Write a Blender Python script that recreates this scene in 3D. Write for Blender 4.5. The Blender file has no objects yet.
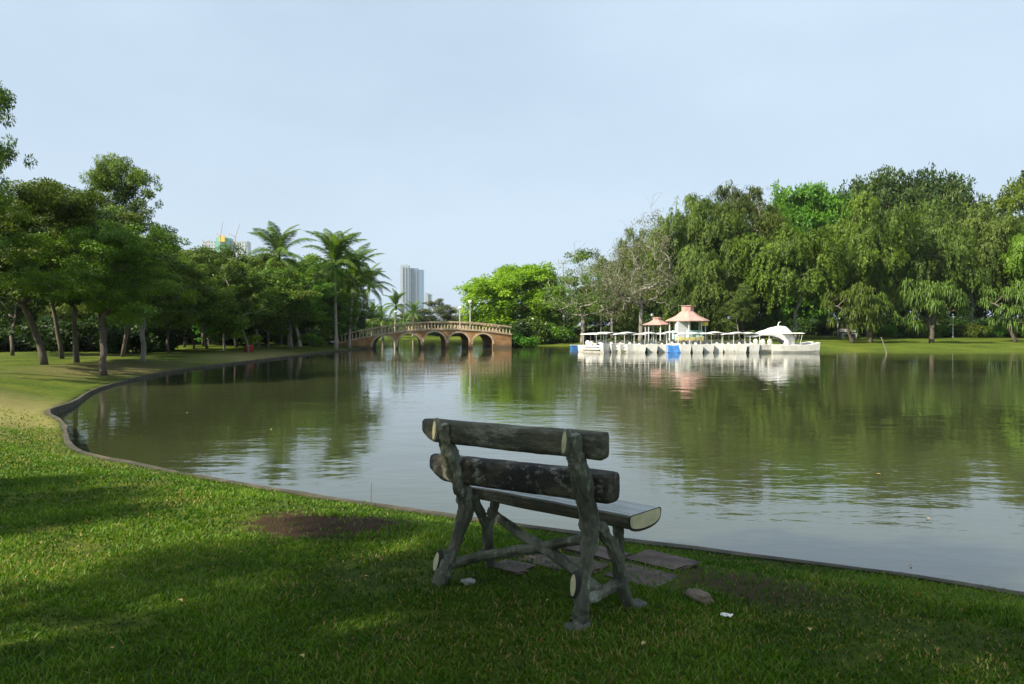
import bpy, bmesh, math, random
import numpy as np
from mathutils import Vector, Matrix, noise as mnoise

R = math.radians
C = bpy.context.scene.collection
F = 796.0; HZ = 325.0

# ------------------------------------------------------------------ camera, sky, sun, exposure
cam_d = bpy.data.cameras.new('camera'); cam = bpy.data.objects.new('camera', cam_d); C.objects.link(cam)
cam_d.lens = 27.98; cam_d.sensor_width = 36; cam_d.clip_start = 0.05; cam_d.clip_end = 20000
cam.location = (0, 0, 1.4); cam.rotation_euler = (R(90 - 1.22), 0, 0)
bpy.context.scene.camera = cam

SUN_H = Vector((-0.86, -0.51)).normalized(); SUN_EL = R(41)
world = bpy.data.worlds.new('World'); bpy.context.scene.world = world; world.use_nodes = True
wn = world.node_tree; wn.nodes.clear()
wo = wn.nodes.new('ShaderNodeOutputWorld'); bg = wn.nodes.new('ShaderNodeBackground')
sky = wn.nodes.new('ShaderNodeTexSky'); sky.sky_type = 'NISHITA'; sky.sun_disc = False
sky.sun_elevation = SUN_EL; sky.sun_rotation = math.atan2(SUN_H.x, SUN_H.y)
sky.air_density = 1.0; sky.dust_density = 2.0; sky.ozone_density = 1.5
wtc = wn.nodes.new('ShaderNodeTexCoord'); wmap = wn.nodes.new('ShaderNodeMapping'); wmap.inputs['Scale'].default_value = (1.2, 1.2, 3.0)
wmap.inputs['Rotation'].default_value = (0.25, 0.35, 0.3)
wnz = wn.nodes.new('ShaderNodeTexNoise'); wnz.inputs['Scale'].default_value = 1.3; wnz.inputs['Detail'].default_value = 5; wnz.inputs['Roughness'].default_value = 0.5
wr = wn.nodes.new('ShaderNodeMapRange'); wr.inputs[1].default_value = 0.33; wr.inputs[2].default_value = 0.68; wr.inputs[3].default_value = 0.68; wr.inputs[4].default_value = 0.96
wmx = wn.nodes.new('ShaderNodeMix'); wmx.data_type = 'RGBA'
wmx.inputs[7].default_value = (5.95, 7.4, 8.9, 1)      # thin high cloud veil
wn.links.new(wtc.outputs['Generated'], wmap.inputs[0]); wn.links.new(wmap.outputs[0], wnz.inputs['Vector'])
wn.links.new(wnz.outputs['Fac'], wr.inputs[0]); wn.links.new(wr.outputs[0], wmx.inputs[0])
wn.links.new(sky.outputs[0], wmx.inputs[6]); wn.links.new(wmx.outputs[2], bg.inputs[0]); wn.links.new(bg.outputs[0], wo.inputs[0])
bg.inputs[1].default_value = 0.0500

sd = bpy.data.lights.new('sun', 'SUN'); sun = bpy.data.objects.new('sun', sd); C.objects.link(sun)
sd.energy = 5.0; sd.angle = R(0.55); sd.color = (1.0, 0.92, 0.77)
sv = Vector((SUN_H.x * math.cos(SUN_EL), SUN_H.y * math.cos(SUN_EL), math.sin(SUN_EL)))
sun.rotation_euler = sv.to_track_quat('Z', 'Y').to_euler()
vs = bpy.context.scene.view_settings
vs.view_transform = 'Standard'; vs.look = 'None'; vs.exposure = 1.15; vs.gamma = 1.0; vs.use_curve_mapping = False
cy = bpy.context.scene.cycles
cy.max_bounces = 6; cy.diffuse_bounces = 2; cy.glossy_bounces = 3; cy.transmission_bounces = 3; cy.transparent_max_bounces = 4; cy.volume_bounces = 0
cy.caustics_reflective = False; cy.caustics_refractive = False

# ------------------------------------------------------------------ helpers
def tag(o, label=None, cat=None, group=None, kind=None):
    if label: o['label'] = label
    if cat: o['category'] = cat
    if group: o['group'] = group
    if kind: o['kind'] = kind
    return o

def empty(name, loc=(0, 0, 0), rz=0, label=None, cat=None, group=None):
    o = bpy.data.objects.new(name, None); C.objects.link(o)
    o.empty_display_size = 0.3
    o.location = loc; o.rotation_euler = (0, 0, rz)
    return tag(o, label, cat, group)

KIDS = {}
def link(name, me, mat=None, parent=None, smooth=False):
    o = bpy.data.objects.new(name, me); C.objects.link(o)
    if mat is not None and len(me.materials) == 0: me.materials.append(mat)
    if parent is not None:
        o.parent = parent; KIDS.setdefault(parent.name, []).append(o)
    if smooth: me.polygons.foreach_set('use_smooth', [True] * len(me.polygons))
    return o

def copy_tree(o, parent=None):
    c = o.copy(); C.objects.link(c)
    if parent is not None:
        c.parent = parent; KIDS.setdefault(parent.name, []).append(c)
    for ch in list(KIDS.get(o.name, [])): copy_tree(ch, c)
    return c

def mesh_np(name, V, Q, tint=None, mat_idx=None):
    """V (n,3); Q (m,k) faces of equal size"""
    me = bpy.data.meshes.new(name)
    V = np.asarray(V, dtype=np.float32); Q = np.asarray(Q, dtype=np.int32)
    m, k = Q.shape
    me.vertices.add(len(V)); me.vertices.foreach_set('co', V.ravel())
    me.loops.add(m * k); me.loops.foreach_set('vertex_index', Q.ravel())
    me.polygons.add(m); me.polygons.foreach_set('loop_start', np.arange(0, m * k, k, dtype=np.int32))
    me.polygons.foreach_set('loop_total', np.full(m, k, dtype=np.int32))
    if tint is not None:
        a = me.attributes.new('tint', 'FLOAT', 'POINT'); a.data.foreach_set('value', np.asarray(tint, dtype=np.float32))
    me.update(calc_edges=True)
    return me

class MB:
    """collects faces, builds one mesh"""
    def __init__(s): s.v = []; s.f = []
    def add(s, vs_, fs):
        b = len(s.v); s.v += [tuple(p) for p in vs_]; s.f += [tuple(i + b for i in f) for f in fs]; return s
    def box(s, c, d, rot=None, taper=1.0):
        x, y, z = d[0] / 2, d[1] / 2, d[2] / 2
        vs_ = [Vector((sx * x * (taper if sz > 0 else 1), sy * y * (taper if sz > 0 else 1), sz * z)) for sz in (-1, 1) for sx, sy in ((-1, -1), (1, -1), (1, 1), (-1, 1))]
        if rot is not None: vs_ = [rot @ v for v in vs_]
        c = Vector(c)
        return s.add([v + c for v in vs_], [(3, 2, 1, 0), (4, 5, 6, 7), (0, 1, 5, 4), (1, 2, 6, 5), (2, 3, 7, 6), (3, 0, 4, 7)])
    def tube(s, pts, rad, n=8, cap=True, wob=0.0, seed=0, ridge=0.0):
        pts = [Vector(p) for p in pts]; rings = []
        up = Vector((0.13, 0.97, 0.2))
        prev = None
        for i, p in enumerate(pts):
            d = (pts[min(i + 1, len(pts) - 1)] - pts[max(i - 1, 0)]).normalized()
            if prev is None:
                a = d.cross(up); a = a.normalized() if a.length > 1e-3 else Vector((1, 0, 0))
            else:
                a = (prev - d * prev.dot(d)).normalized()
            prev = a; b = d.cross(a)
            r = rad[i] if hasattr(rad, '__len__') else rad
            ring = []
            for k in range(n):
                t = 2 * math.pi * k / n
                rr = r
                if wob: rr = r * (1 + wob * mnoise.noise(Vector((math.cos(t) * 1.3 + seed, math.sin(t) * 1.3, i * (0.16 if ridge else 0.35) + seed))))
                if ridge: rr *= 1 + ridge * mnoise.noise(Vector((math.cos(t) * 3.2 + seed, math.sin(t) * 3.2, i * 0.09))) + ridge * .7 * mnoise.noise(Vector((math.cos(t) * 7 + seed, math.sin(t) * 7, i * 0.6)))
                ring.append(p + a * (math.cos(t) * rr) + b * (math.sin(t) * rr))
            rings.append(ring)
        vs_ = [v for r_ in rings for v in r_]
        fs = []
        for i in range(len(rings) - 1):
            for k in range(n):
                k2 = (k + 1) % n
                fs.append((i * n + k, i * n + k2, (i + 1) * n + k2, (i + 1) * n + k))
        if cap:
            fs.append(tuple(range(n - 1, -1, -1))); fs.append(tuple(range((len(rings) - 1) * n, len(rings) * n)))
        return s.add(vs_, fs)
    def lathe(s, prof, n=12, c=(0, 0, 0)):
        vs_ = []; fs = []
        for r, z in prof:
            for k in range(n):
                t = 2 * math.pi * k / n; vs_.append((c[0] + r * math.cos(t), c[1] + r * math.sin(t), c[2] + z))
        for i in range(len(prof) - 1):
            for k in range(n):
                k2 = (k + 1) % n; fs.append((i * n + k, i * n + k2, (i + 1) * n + k2, (i + 1) * n + k))
        fs.append(tuple(range(n - 1, -1, -1))); fs.append(tuple(range((len(prof) - 1) * n, len(prof) * n)))
        return s.add(vs_, fs)
    def mesh(s, name):
        me = bpy.data.meshes.new(name); me.from_pydata([tuple(v) for v in s.v], [], s.f); me.update(); return me
    def build(s, name, mat, parent=None, smooth=False, bevel=0):
        me = s.mesh(name)
        o = link(name, me, mat, parent, smooth)
        if bevel:
            m = o.modifiers.new('bevel', 'BEVEL'); m.width = bevel; m.segments = 2; m.limit_method = 'ANGLE'
        return o

def catmull(pts, step, closed=False):
    P = [np.array(p, float) for p in pts]; n = len(P); out = []
    rng = range(n) if closed else range(n - 1)
    for i in rng:
        if closed: p0, p1, p2, p3 = P[(i - 1) % n], P[i], P[(i + 1) % n], P[(i + 2) % n]
        else: p0, p1, p2, p3 = P[max(i - 1, 0)], P[i], P[i + 1], P[min(i + 2, n - 1)]
        L = np.linalg.norm(p2 - p1); k = max(1, int(L / step))
        for j in range(k):
            t = j / k
            out.append(0.5 * ((2 * p1) + (-p0 + p2) * t + (2 * p0 - 5 * p1 + 4 * p2 - p3) * t * t + (-p0 + 3 * p1 - 3 * p2 + p3) * t ** 3))
    if not closed: out.append(P[-1])
    return np.array(out)

# ------------------------------------------------------------------ materials
def new_mat(name):
    m = bpy.data.materials.new(name); m.use_nodes = True
    nt = m.node_tree; b = nt.nodes['Principled BSDF']; return m, nt, b
def N(nt, t, **kw):
    n = nt.nodes.new(t)
    for k, v in kw.items():
        if k in n.inputs: n.inputs[k].default_value = v
        else: setattr(n, k, v)
    return n
def ramp(nt, stops):
    r = nt.nodes.new('ShaderNodeValToRGB'); e = r.color_ramp.elements
    while len(e) < len(stops): e.new(0.5)
    for i, (p, c) in enumerate(stops): e[i].position = p; e[i].color = (*c, 1)
    return r

def mottled(name, stops, scale=8, rough=0.7, bump=0.3, bscale=None, stretch=(1, 1, 1), dist=0.02, metallic=0, detail=6):
    m, nt, b = new_mat(name)
    tc = N(nt, 'ShaderNodeTexCoord'); mp = N(nt, 'ShaderNodeMapping'); mp.inputs['Scale'].default_value = stretch
    nz = N(nt, 'ShaderNodeTexNoise', Scale=scale, Detail=detail, Roughness=0.62)
    rp = ramp(nt, stops); L = nt.links.new
    L(tc.outputs['Object'], mp.inputs[0]); L(mp.outputs[0], nz.inputs['Vector']); L(nz.outputs['Fac'], rp.inputs[0]); L(rp.outputs[0], b.inputs['Base Color'])
    b.inputs['Roughness'].default_value = rough; b.inputs['Metallic'].default_value = metallic
    if bump:
        n2 = N(nt, 'ShaderNodeTexNoise', Scale=bscale or scale * 4, Detail=8, Roughness=0.6); bp = N(nt, 'ShaderNodeBump', Strength=bump, Distance=dist)
        L(mp.outputs[0], n2.inputs['Vector']); L(n2.outputs['Fac'], bp.inputs['Height']); L(bp.outputs[0], b.inputs['Normal'])
    return m

def leaf_mat(name, dark, mid, light, transl=0.35, var=0.25):
    m = bpy.data.materials.new(name); m.use_nodes = True; nt = m.node_tree; nt.nodes.clear(); L = nt.links.new
    out = N(nt, 'ShaderNodeOutputMaterial'); at = N(nt, 'ShaderNodeAttribute'); at.attribute_name = 'tint'
    oi = N(nt, 'ShaderNodeObjectInfo')
    rp = ramp(nt, [(0.0, dark), (0.5, mid), (1.0, light)])
    mr = N(nt, 'ShaderNodeMapRange'); mr.inputs[3].default_value = 1 - var; mr.inputs[4].default_value = 1 + var
    hs = N(nt, 'ShaderNodeHueSaturation'); hs.inputs['Saturation'].default_value = 1.0
    mh = N(nt, 'ShaderNodeMapRange'); mh.inputs[3].default_value = 0.49; mh.inputs[4].default_value = 0.515
    df = N(nt, 'ShaderNodeBsdfPrincipled', Roughness=0.55); df.inputs['Specular IOR Level'].default_value = 0.25
    tr = N(nt, 'ShaderNodeBsdfTranslucent'); mx = N(nt, 'ShaderNodeMixShader'); mx.inputs[0].default_value = transl
    g = N(nt, 'ShaderNodeMix'); g.data_type = 'RGBA'; g.blend_type = 'MULTIPLY'; g.inputs[0].default_value = 1; g.inputs[7].default_value = (1.5, 1.55, 0.55, 1)
    L(at.outputs['Fac'], rp.inputs[0]); L(rp.outputs[0], hs.inputs['Color']); L(oi.outputs['Random'], mr.inputs[0]); L(mr.outputs[0], hs.inputs['Value'])
    L(oi.outputs['Random'], mh.inputs[0]); L(mh.outputs[0], hs.inputs['Hue'])
    L(hs.outputs[0], df.inputs['Base Color']); L(hs.outputs[0], g.inputs[6]); L(g.outputs[2], tr.inputs['Color'])
    L(df.outputs[0], mx.inputs[1]); L(tr.outputs[0], mx.inputs[2]); L(mx.outputs[0], out.inputs[0])
    return m

M = {}
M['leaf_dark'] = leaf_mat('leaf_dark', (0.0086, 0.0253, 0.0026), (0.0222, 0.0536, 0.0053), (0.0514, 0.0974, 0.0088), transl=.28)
M['leaf_mid'] = leaf_mat('leaf_mid', (0.0222, 0.0467, 0.0036), (0.0754, 0.1286, 0.0070), (0.1499, 0.2144, 0.0141), transl=.28)
M['leaf_bright'] = leaf_mat('leaf_bright', (0.0857, 0.1656, 0.0070), (0.1799, 0.3118, 0.0124), (0.2656, 0.3995, 0.0265), transl=0.4)
M['leaf_lime'] = leaf_mat('leaf_lime', (0.0300, 0.0926, 0.0053), (0.0728, 0.1851, 0.0088), (0.1285, 0.2631, 0.0141), transl=0.3)
M['leaf_olive'] = leaf_mat('leaf_olive', (0.0343, 0.0604, 0.0106), (0.0857, 0.1364, 0.0194), (0.1457, 0.2046, 0.0397), transl=.28)
M['leaf_dry'] = leaf_mat('leaf_dry', (0.0600, 0.0731, 0.0309), (0.1285, 0.1413, 0.0662), (0.2056, 0.2192, 0.1147), transl=.26)
M['leaf_grey'] = leaf_mat('leaf_grey', (0.0386, 0.0536, 0.0247), (0.0771, 0.0974, 0.0441), (0.1200, 0.1413, 0.0662), transl=.26)
M['leaf_rain'] = leaf_mat('leaf_rain', (0.0103, 0.0292, 0.0036), (0.0257, 0.0565, 0.0062), (0.0685, 0.0877, 0.0141), transl=.26)
M['leaf_casu'] = leaf_mat('leaf_casu', (.026,.050,.007), (.078,.118,.014), (.14,.185,.028), transl=.3)
M['leaf_weep'] = leaf_mat('leaf_weep', (0.0274, 0.0643, 0.0044), (0.0857, 0.1608, 0.0097), (0.1542, 0.2533, 0.0194), transl=.28)
M['leaf_palm'] = leaf_mat('leaf_palm', (0.0300, 0.0682, 0.0088), (0.0857, 0.1559, 0.0176), (0.1885, 0.2631, 0.0441), transl=.3)
M['leaf_yellow'] = leaf_mat('leaf_yellow', (0.1028, 0.1559, 0.0176), (0.2056, 0.2728, 0.0265), (0.3084, 0.3703, 0.0529))
M['petal'] = leaf_mat('petal', (.6, .6, .55), (.7, .7, .66), (.8, .8, .78), transl=.2, var=0.05)
M['bark'] = mottled('bark', [(.3, (.05, .04, .03)), (.6, (.12, .095, .07)), (.8, (.2, .17, .13))], scale=3, bump=.6, stretch=(1, 1, .3), rough=.9)
M['bark_pale'] = mottled('bark_pale', [(.3, (.12, .105, .085)), (.7, (.29, .265, .22))], scale=3, bump=.5, stretch=(1, 1, .3), rough=.85)
M['bark_palm'] = mottled('bark_palm', [(.3, (.2, .17, .13)), (.7, (.38, .33, .26))], scale=4, bump=.5, stretch=(1, 1, 5), rough=.85)
M['white_paint'] = mottled('white_paint', [(.3, (.52, .52, .49)), (.6, (.68, .68, .66))], scale=1.5, bump=0, rough=.35)
M['boat_white'] = mottled('boat_white', [(.3, (.46, .45, .40)), (.55, (.66, .65, .60))], scale=2.2, bump=0, rough=.3)
M['boat_stain'] = mottled('boat_stain', [(.3, (.2, .18, .13)), (.6, (.42, .38, .28))], scale=5, bump=0, rough=.6)
M['blue_paint'] = mottled('blue_paint', [(.3, (.02, .10, .30)), (.7, (.04, .17, .42))], scale=3, bump=0, rough=.45)
M['teal_paint'] = mottled('teal_paint', [(.3, (.28, .5, .46)), (.7, (.45, .66, .6))], scale=2, bump=0, rough=.5)
M['yellow_paint'] = mottled('yellow_paint', [(.3, (.6, .42, .03)), (.7, (.75, .58, .08))], scale=3, bump=0, rough=.45)
M['red_paint'] = mottled('red_paint', [(.3, (.4, .03, .03)), (.7, (.55, .06, .05))], scale=3, bump=0, rough=.5)
M['dark'] = mottled('dark', [(.3, (.02, .02, .02)), (.7, (.05, .05, .045))], scale=3, bump=0, rough=.6)
M['grey_metal'] = mottled('grey_metal', [(.3, (.22, .23, .23)), (.7, (.34, .35, .35))], scale=6, bump=0, rough=.4)
M['globe'] = mottled('globe', [(.3, (.75, .76, .75)), (.7, (.85, .85, .84))], scale=2, bump=0, rough=.25)
M['pink_roof'] = mottled('pink_roof', [(.3, (.33, .18, .15)), (.55, (.44, .26, .22)), (.75, (.52, .35, .30))], scale=3.5, bump=.4, rough=.75, stretch=(1, 1, 4))
M['concrete_pale'] = mottled('concrete_pale', [(.3, (.42, .40, .35)), (.7, (.6, .58, .52))], scale=2, bump=.3, rough=.8)

# ------------------------------------------------------------------ lake outline
LAKE = [(60, -14), (20, -2), (8, 2.3), (4.6, 3.8), (2.93, 4.58), (2.42, 4.92), (.78, 5.74), (-.76, 6.6), (-1.94, 7.3), (-3.18, 8.12), (-4.1, 8.8), (-5.5, 10.0), (-7.1, 12.6),
        (-8.5, 14.6), (-9.4, 17.0), (-11.1, 21.5), (-12.4, 28), (-12.6, 33), (-12.1, 43), (-11.9, 50), (-10.9, 56), (-10.7, 60), (-11.5, 64), (-17, 72), (-22, 85), (-18, 97), (-5, 101), (8, 96), (7, 82),
        (2, 71), (-.1, 65), (.2, 62.6), (2.2, 65), (6.5, 66), (10, 61), (14, 57), (19, 53.4), (25, 52), (33, 51.2), (60, 51), (100, 42), (110, 5)]
SH = catmull(LAKE, 0.25, closed=True)
KERB_START = np.argmin(np.linalg.norm(SH - np.array([8, 2.3]), axis=1)); KERB_END = np.argmin(np.linalg.norm(SH - np.array([-10.7, 60.0]), axis=1))
SEG_A = SH; SEG_B = np.roll(SH, -1, axis=0)

def lake_sd(P):
    """signed distance (positive on land) and nearest shore point"""
    out = np.empty(len(P)); near = np.empty((len(P), 2))
    AB = SEG_B - SEG_A; LL = (AB ** 2).sum(1) + 1e-12
    for i0 in range(0, len(P), 4000):
        p = P[i0:i0 + 4000]
        ap = p[:, None, :] - SEG_A[None]
        t = np.clip((ap * AB[None]).sum(2) / LL[None], 0, 1)
        q = SEG_A[None] + t[..., None] * AB[None]
        d = np.linalg.norm(p[:, None, :] - q, axis=2); k = d.argmin(1)
        r = np.arange(len(p)); dist = d[r, k]; near[i0:i0 + 4000] = q[r, k]
        y1 = SEG_A[None, :, 1]; y2 = SEG_B[None, :, 1]; py = p[:, 1:2]; px = p[:, 0:1]
        cond = (y1 > py) != (y2 > py)
        xi = SEG_A[None, :, 0] + (py - y1) / np.where(np.abs(y2 - y1) < 1e-12, 1e-12, y2 - y1) * AB[None, :, 0]
        inside = (cond & (px < xi)).sum(1) % 2 == 1
        out[i0:i0 + 4000] = np.where(inside, -dist, dist)
    return out, near

def sstep(a, b, x):
    t = np.clip((x - a) / (b - a), 0, 1); return t * t * (3 - 2 * t)

def edge_z(y): return -0.155 - 0.125 * sstep(12.5, 19, y)      # the bank drops lower further round the left shore
def land_z(P, s):
    x, y = P[:, 0], P[:, 1]
    far_r = ((x > -1) & (y > 45)) | (y > 63)
    edge = np.where(far_r, -0.36, edge_z(y))
    top = np.where(far_r, 0.0, 0.0)
    wdt = np.where(far_r, 6.0, 1.1 + 2.2 * sstep(12.5, 19, y))
    z = edge + (top - edge) * sstep(0, 1, s / wdt)
    und = 0.03 * np.sin(x * .6 + 1) * np.sin(y * .45) + 0.02 * np.sin(x * 1.7 + y * 1.1)
    z = z + und * sstep(1, 6, s) * sstep(5, 12, np.hypot(x, y - 4))
    z = z + 0.22 * np.exp(-((x + 12.5) ** 2 + (y - 15.5) ** 2) / 9.0) * sstep(0, 1.5, s)
    z = z + 0.25 * sstep(3, 20, s) * sstep(60, 75, y) * sstep(12, 20, x)
    return z
WATER_Z = -0.35

# ground sheet
def geo(a, b, first, ratio):
    out = [a]; st = first
    while (out[-1] < b): out.append(out[-1] + st); st *= ratio
    return out
xs = [-v for v in geo(9, 4200, .2, 1.055)][::-1] + list(np.arange(-8.9, 5, .14)) + geo(5.1, 4200, .2, 1.055)
ys = [-v for v in geo(0, 3000, .4, 1.15)][::-1][:-1] + list(np.arange(0, 2, .3)) + list(np.arange(2, 19, .14)) + geo(19.1, 6000, .18, 1.022)
# densify along far shores
X, Y = np.meshgrid(xs, ys); G = np.stack([X.ravel(), Y.ravel()], 1)
box = (G[:, 0] > -60) & (G[:, 0] < 125) & (G[:, 1] > -30) & (G[:, 1] < 120)
s = np.full(len(G), 50.0); nr = G.copy()
sb, nb = lake_sd(G[box]); s[box] = sb; nr[box] = nb
nx, ny = len(xs), len(ys)
cell = np.minimum(np.gradient(np.array(xs))[None, :].repeat(ny, 0), np.gradient(np.array(ys))[:, None].repeat(nx, 1)).ravel()
snap = np.abs(s) < 0.55 * np.clip(cell, .1, 1.0)
G2 = G.copy(); G2[snap] = nr[snap]; s2 = np.where(snap, 0.0, s)
Z = land_z(G2, np.maximum(s2, 0))
Z = np.where(s2 < 0, np.maximum(-1.4, WATER_Z - 0.15 + s2 * 0.8), Z)
kerb_side = ~(((G2[:, 0] > -1) & (G2[:, 1] > 45)) | (G2[:, 1] > 63)) & (G2[:, 0] < 12)
Z = np.where((s2 < 0) & kerb_side, -9.0, Z)      # the bed drops steeply behind the kerb
V = np.column_stack([G2, Z])
idx = np.arange(nx * ny).reshape(ny, nx)
Q = np.stack([idx[:-1, :-1].ravel(), idx[:-1, 1:].ravel(), idx[1:, 1:].ravel(), idx[1:, :-1].ravel()], 1)
gme = mesh_np('ground', V, Q)

m, nt, b = new_mat('lawn'); L = nt.links.new
tc = N(nt, 'ShaderNodeTexCoord')
n1 = N(nt, 'ShaderNodeTexNoise', Scale=.5, Detail=6, Roughness=.6); n2 = N(nt, 'ShaderNodeTexNoise', Scale=9, Detail=8, Roughness=.7); n3 = N(nt, 'ShaderNodeTexNoise', Scale=55, Detail=6, Roughness=.75)
for n_ in (n1, n2, n3): L(tc.outputs['Object'], n_.inputs['Vector'])
r1 = ramp(nt, [(.3, (0.0462, 0.0798, 0.0050)), (.52, (0.0840, 0.1260, 0.0084)), (.72, (0.1428, 0.1596, 0.0185))])
r2 = ramp(nt, [(.32, (.42, .5, .4)), (.68, (1.35, 1.22, 1.1))])
r3 = ramp(nt, [(.3, (.45, .5, .45)), (.7, (1.3, 1.25, 1.2))])
mu = N(nt, 'ShaderNodeMix'); mu.data_type = 'RGBA'; mu.blend_type = 'MULTIPLY'; mu.inputs[0].default_value = 1
mu2 = N(nt, 'ShaderNodeMix'); mu2.data_type = 'RGBA'; mu2.blend_type = 'MULTIPLY'; mu2.inputs[0].default_value = .8
L(n1.outputs['Fac'], r1.inputs[0]); L(n2.outputs['Fac'], r2.inputs[0]); L(n3.outputs['Fac'], r3.inputs[0])
L(r1.outputs[0], mu.inputs[6]); L(r2.outputs[0], mu.inputs[7]); L(mu.outputs[2], mu2.inputs[6]); L(r3.outputs[0], mu2.inputs[7])
cur = mu2.outputs[2]
def patch(cur, centre, radii, rot, col, soft=.5, nscale=3.0, amt=1.0):
    """worn patch of another ground colour, ragged by noise"""
    mp = N(nt, 'ShaderNodeMapping'); mp.vector_type = 'TEXTURE'
    mp.inputs['Location'].default_value = (*centre, 0); mp.inputs['Rotation'].default_value = (0, 0, rot); mp.inputs['Scale'].default_value = (radii[0], radii[1], 5)
    nz = N(nt, 'ShaderNodeTexNoise', Scale=nscale, Detail=8, Roughness=.7)
    ln = N(nt, 'ShaderNodeVectorMath', operation='LENGTH'); L(tc.outputs['Object'], mp.inputs[0]); L(mp.outputs[0], ln.inputs[0]); L(tc.outputs['Object'], nz.inputs['Vector'])
    ad = N(nt, 'ShaderNodeMath', operation='MULTIPLY_ADD'); L(nz.outputs['Fac'], ad.inputs[0]); ad.inputs[1].default_value = 1.6; L(ln.outputs['Value'], ad.inputs[2])
    mr = N(nt, 'ShaderNodeMapRange'); mr.inputs[1].default_value = 1.65 - soft / 2; mr.inputs[2].default_value = 1.65 + soft / 2; mr.inputs[3].default_value = amt; mr.inputs[4].default_value = 0
    L(ad.outputs[0], mr.inputs[0])
    mx = N(nt, 'ShaderNodeMix'); mx.data_type = 'RGBA'; L(mr.outputs[0], mx.inputs[0]); L(cur, mx.inputs[6]); mx.inputs[7].default_value = (*col, 1)
    return mx.outputs[2]
SOIL = (-1.27, 5.6, .62, .40)
cur = patch(cur, SOIL[:2], (SOIL[2] + .12, SOIL[3] + .12), -.15, (.040, .021, .010), soft=.35, nscale=9)
cur = patch(cur, (1.25, 4.25), (.5, .3), -.7, (.06, .038, .02), soft=.7, nscale=8, amt=.8)
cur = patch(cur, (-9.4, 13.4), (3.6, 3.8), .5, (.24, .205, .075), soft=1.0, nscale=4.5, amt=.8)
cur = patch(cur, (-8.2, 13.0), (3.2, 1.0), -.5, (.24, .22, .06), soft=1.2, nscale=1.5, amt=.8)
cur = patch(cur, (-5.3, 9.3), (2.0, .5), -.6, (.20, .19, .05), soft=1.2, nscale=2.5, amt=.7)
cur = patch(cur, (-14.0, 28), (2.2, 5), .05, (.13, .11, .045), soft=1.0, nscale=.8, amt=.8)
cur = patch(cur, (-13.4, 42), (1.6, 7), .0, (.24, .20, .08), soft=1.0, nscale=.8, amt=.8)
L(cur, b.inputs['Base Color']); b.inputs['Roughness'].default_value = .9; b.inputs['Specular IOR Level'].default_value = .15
bp = N(nt, 'ShaderNodeBump', Strength=.9, Distance=.03); L(n3.outputs['Fac'], bp.inputs['Height']); L(bp.outputs[0], b.inputs['Normal'])
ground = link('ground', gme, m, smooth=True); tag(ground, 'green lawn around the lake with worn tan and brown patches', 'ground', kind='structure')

def gz(x, y):
    P = np.array([[x, y]], float)
    if -60 < x < 125 and -30 < y < 120: s_, _ = lake_sd(P)
    else: s_ = np.array([50.0])
    return float(land_z(P, np.maximum(s_, 0))[0]) if s_[0] > -0.3 else WATER_Z
def at(px, d): return ((px - 512) / F * d, d)

# water
m, nt, b = new_mat('lake_water'); L = nt.links.new
tc = N(nt, 'ShaderNodeTexCoord'); mp = N(nt, 'ShaderNodeMapping'); mp.inputs['Scale'].default_value = (.55, 1.0, 1)
mp.inputs['Rotation'].default_value = (0, 0, .12)
w1 = N(nt, 'ShaderNodeTexNoise', Scale=1.3, Detail=3, Roughness=.5); w2 = N(nt, 'ShaderNodeTexNoise', Scale=6.0, Detail=3, Roughness=.55); w3 = N(nt, 'ShaderNodeTexNoise', Scale=.11, Detail=3, Roughness=.5)
L(tc.outputs['Object'], mp.inputs[0])
for n_ in (w1, w2): L(mp.outputs[0], n_.inputs['Vector'])
L(tc.outputs['Object'], w3.inputs['Vector'])
mrw = N(nt, 'ShaderNodeMapRange'); mrw.inputs[1].default_value = .42; mrw.inputs[2].default_value = .6; mrw.inputs[3].default_value = .15; mrw.inputs[4].default_value = .75
L(w3.outputs['Fac'], mrw.inputs[0])
b1 = N(nt, 'ShaderNodeBump', Distance=.035); b2 = N(nt, 'ShaderNodeBump', Distance=.006)
b1.inputs['Strength'].default_value = .28
L(w1.outputs['Fac'], b1.inputs['Height']); L(w2.outputs['Fac'], b2.inputs['Height']); L(b1.outputs[0], b2.inputs['Normal']); L(mrw.outputs[0], b2.inputs['Strength'])
L(b2.outputs[0], b.inputs['Normal'])
rw = ramp(nt, [(.35, (.027, .032, .013)), (.65, (.044, .050, .021))]); L(w3.outputs['Fac'], rw.inputs[0]); L(rw.outputs[0], b.inputs['Base Color'])
b.inputs['Roughness'].default_value = .035; b.inputs['IOR'].default_value = 1.8
wme = MB().add([(-40, -20, WATER_Z), (115, -20, WATER_Z), (115, 110, WATER_Z), (-40, 110, WATER_Z)], [(0, 1, 2, 3)]).mesh('water')
tag(link('water', wme, m), 'still murky green lake water with reflections', 'water', kind='structure')

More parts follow.
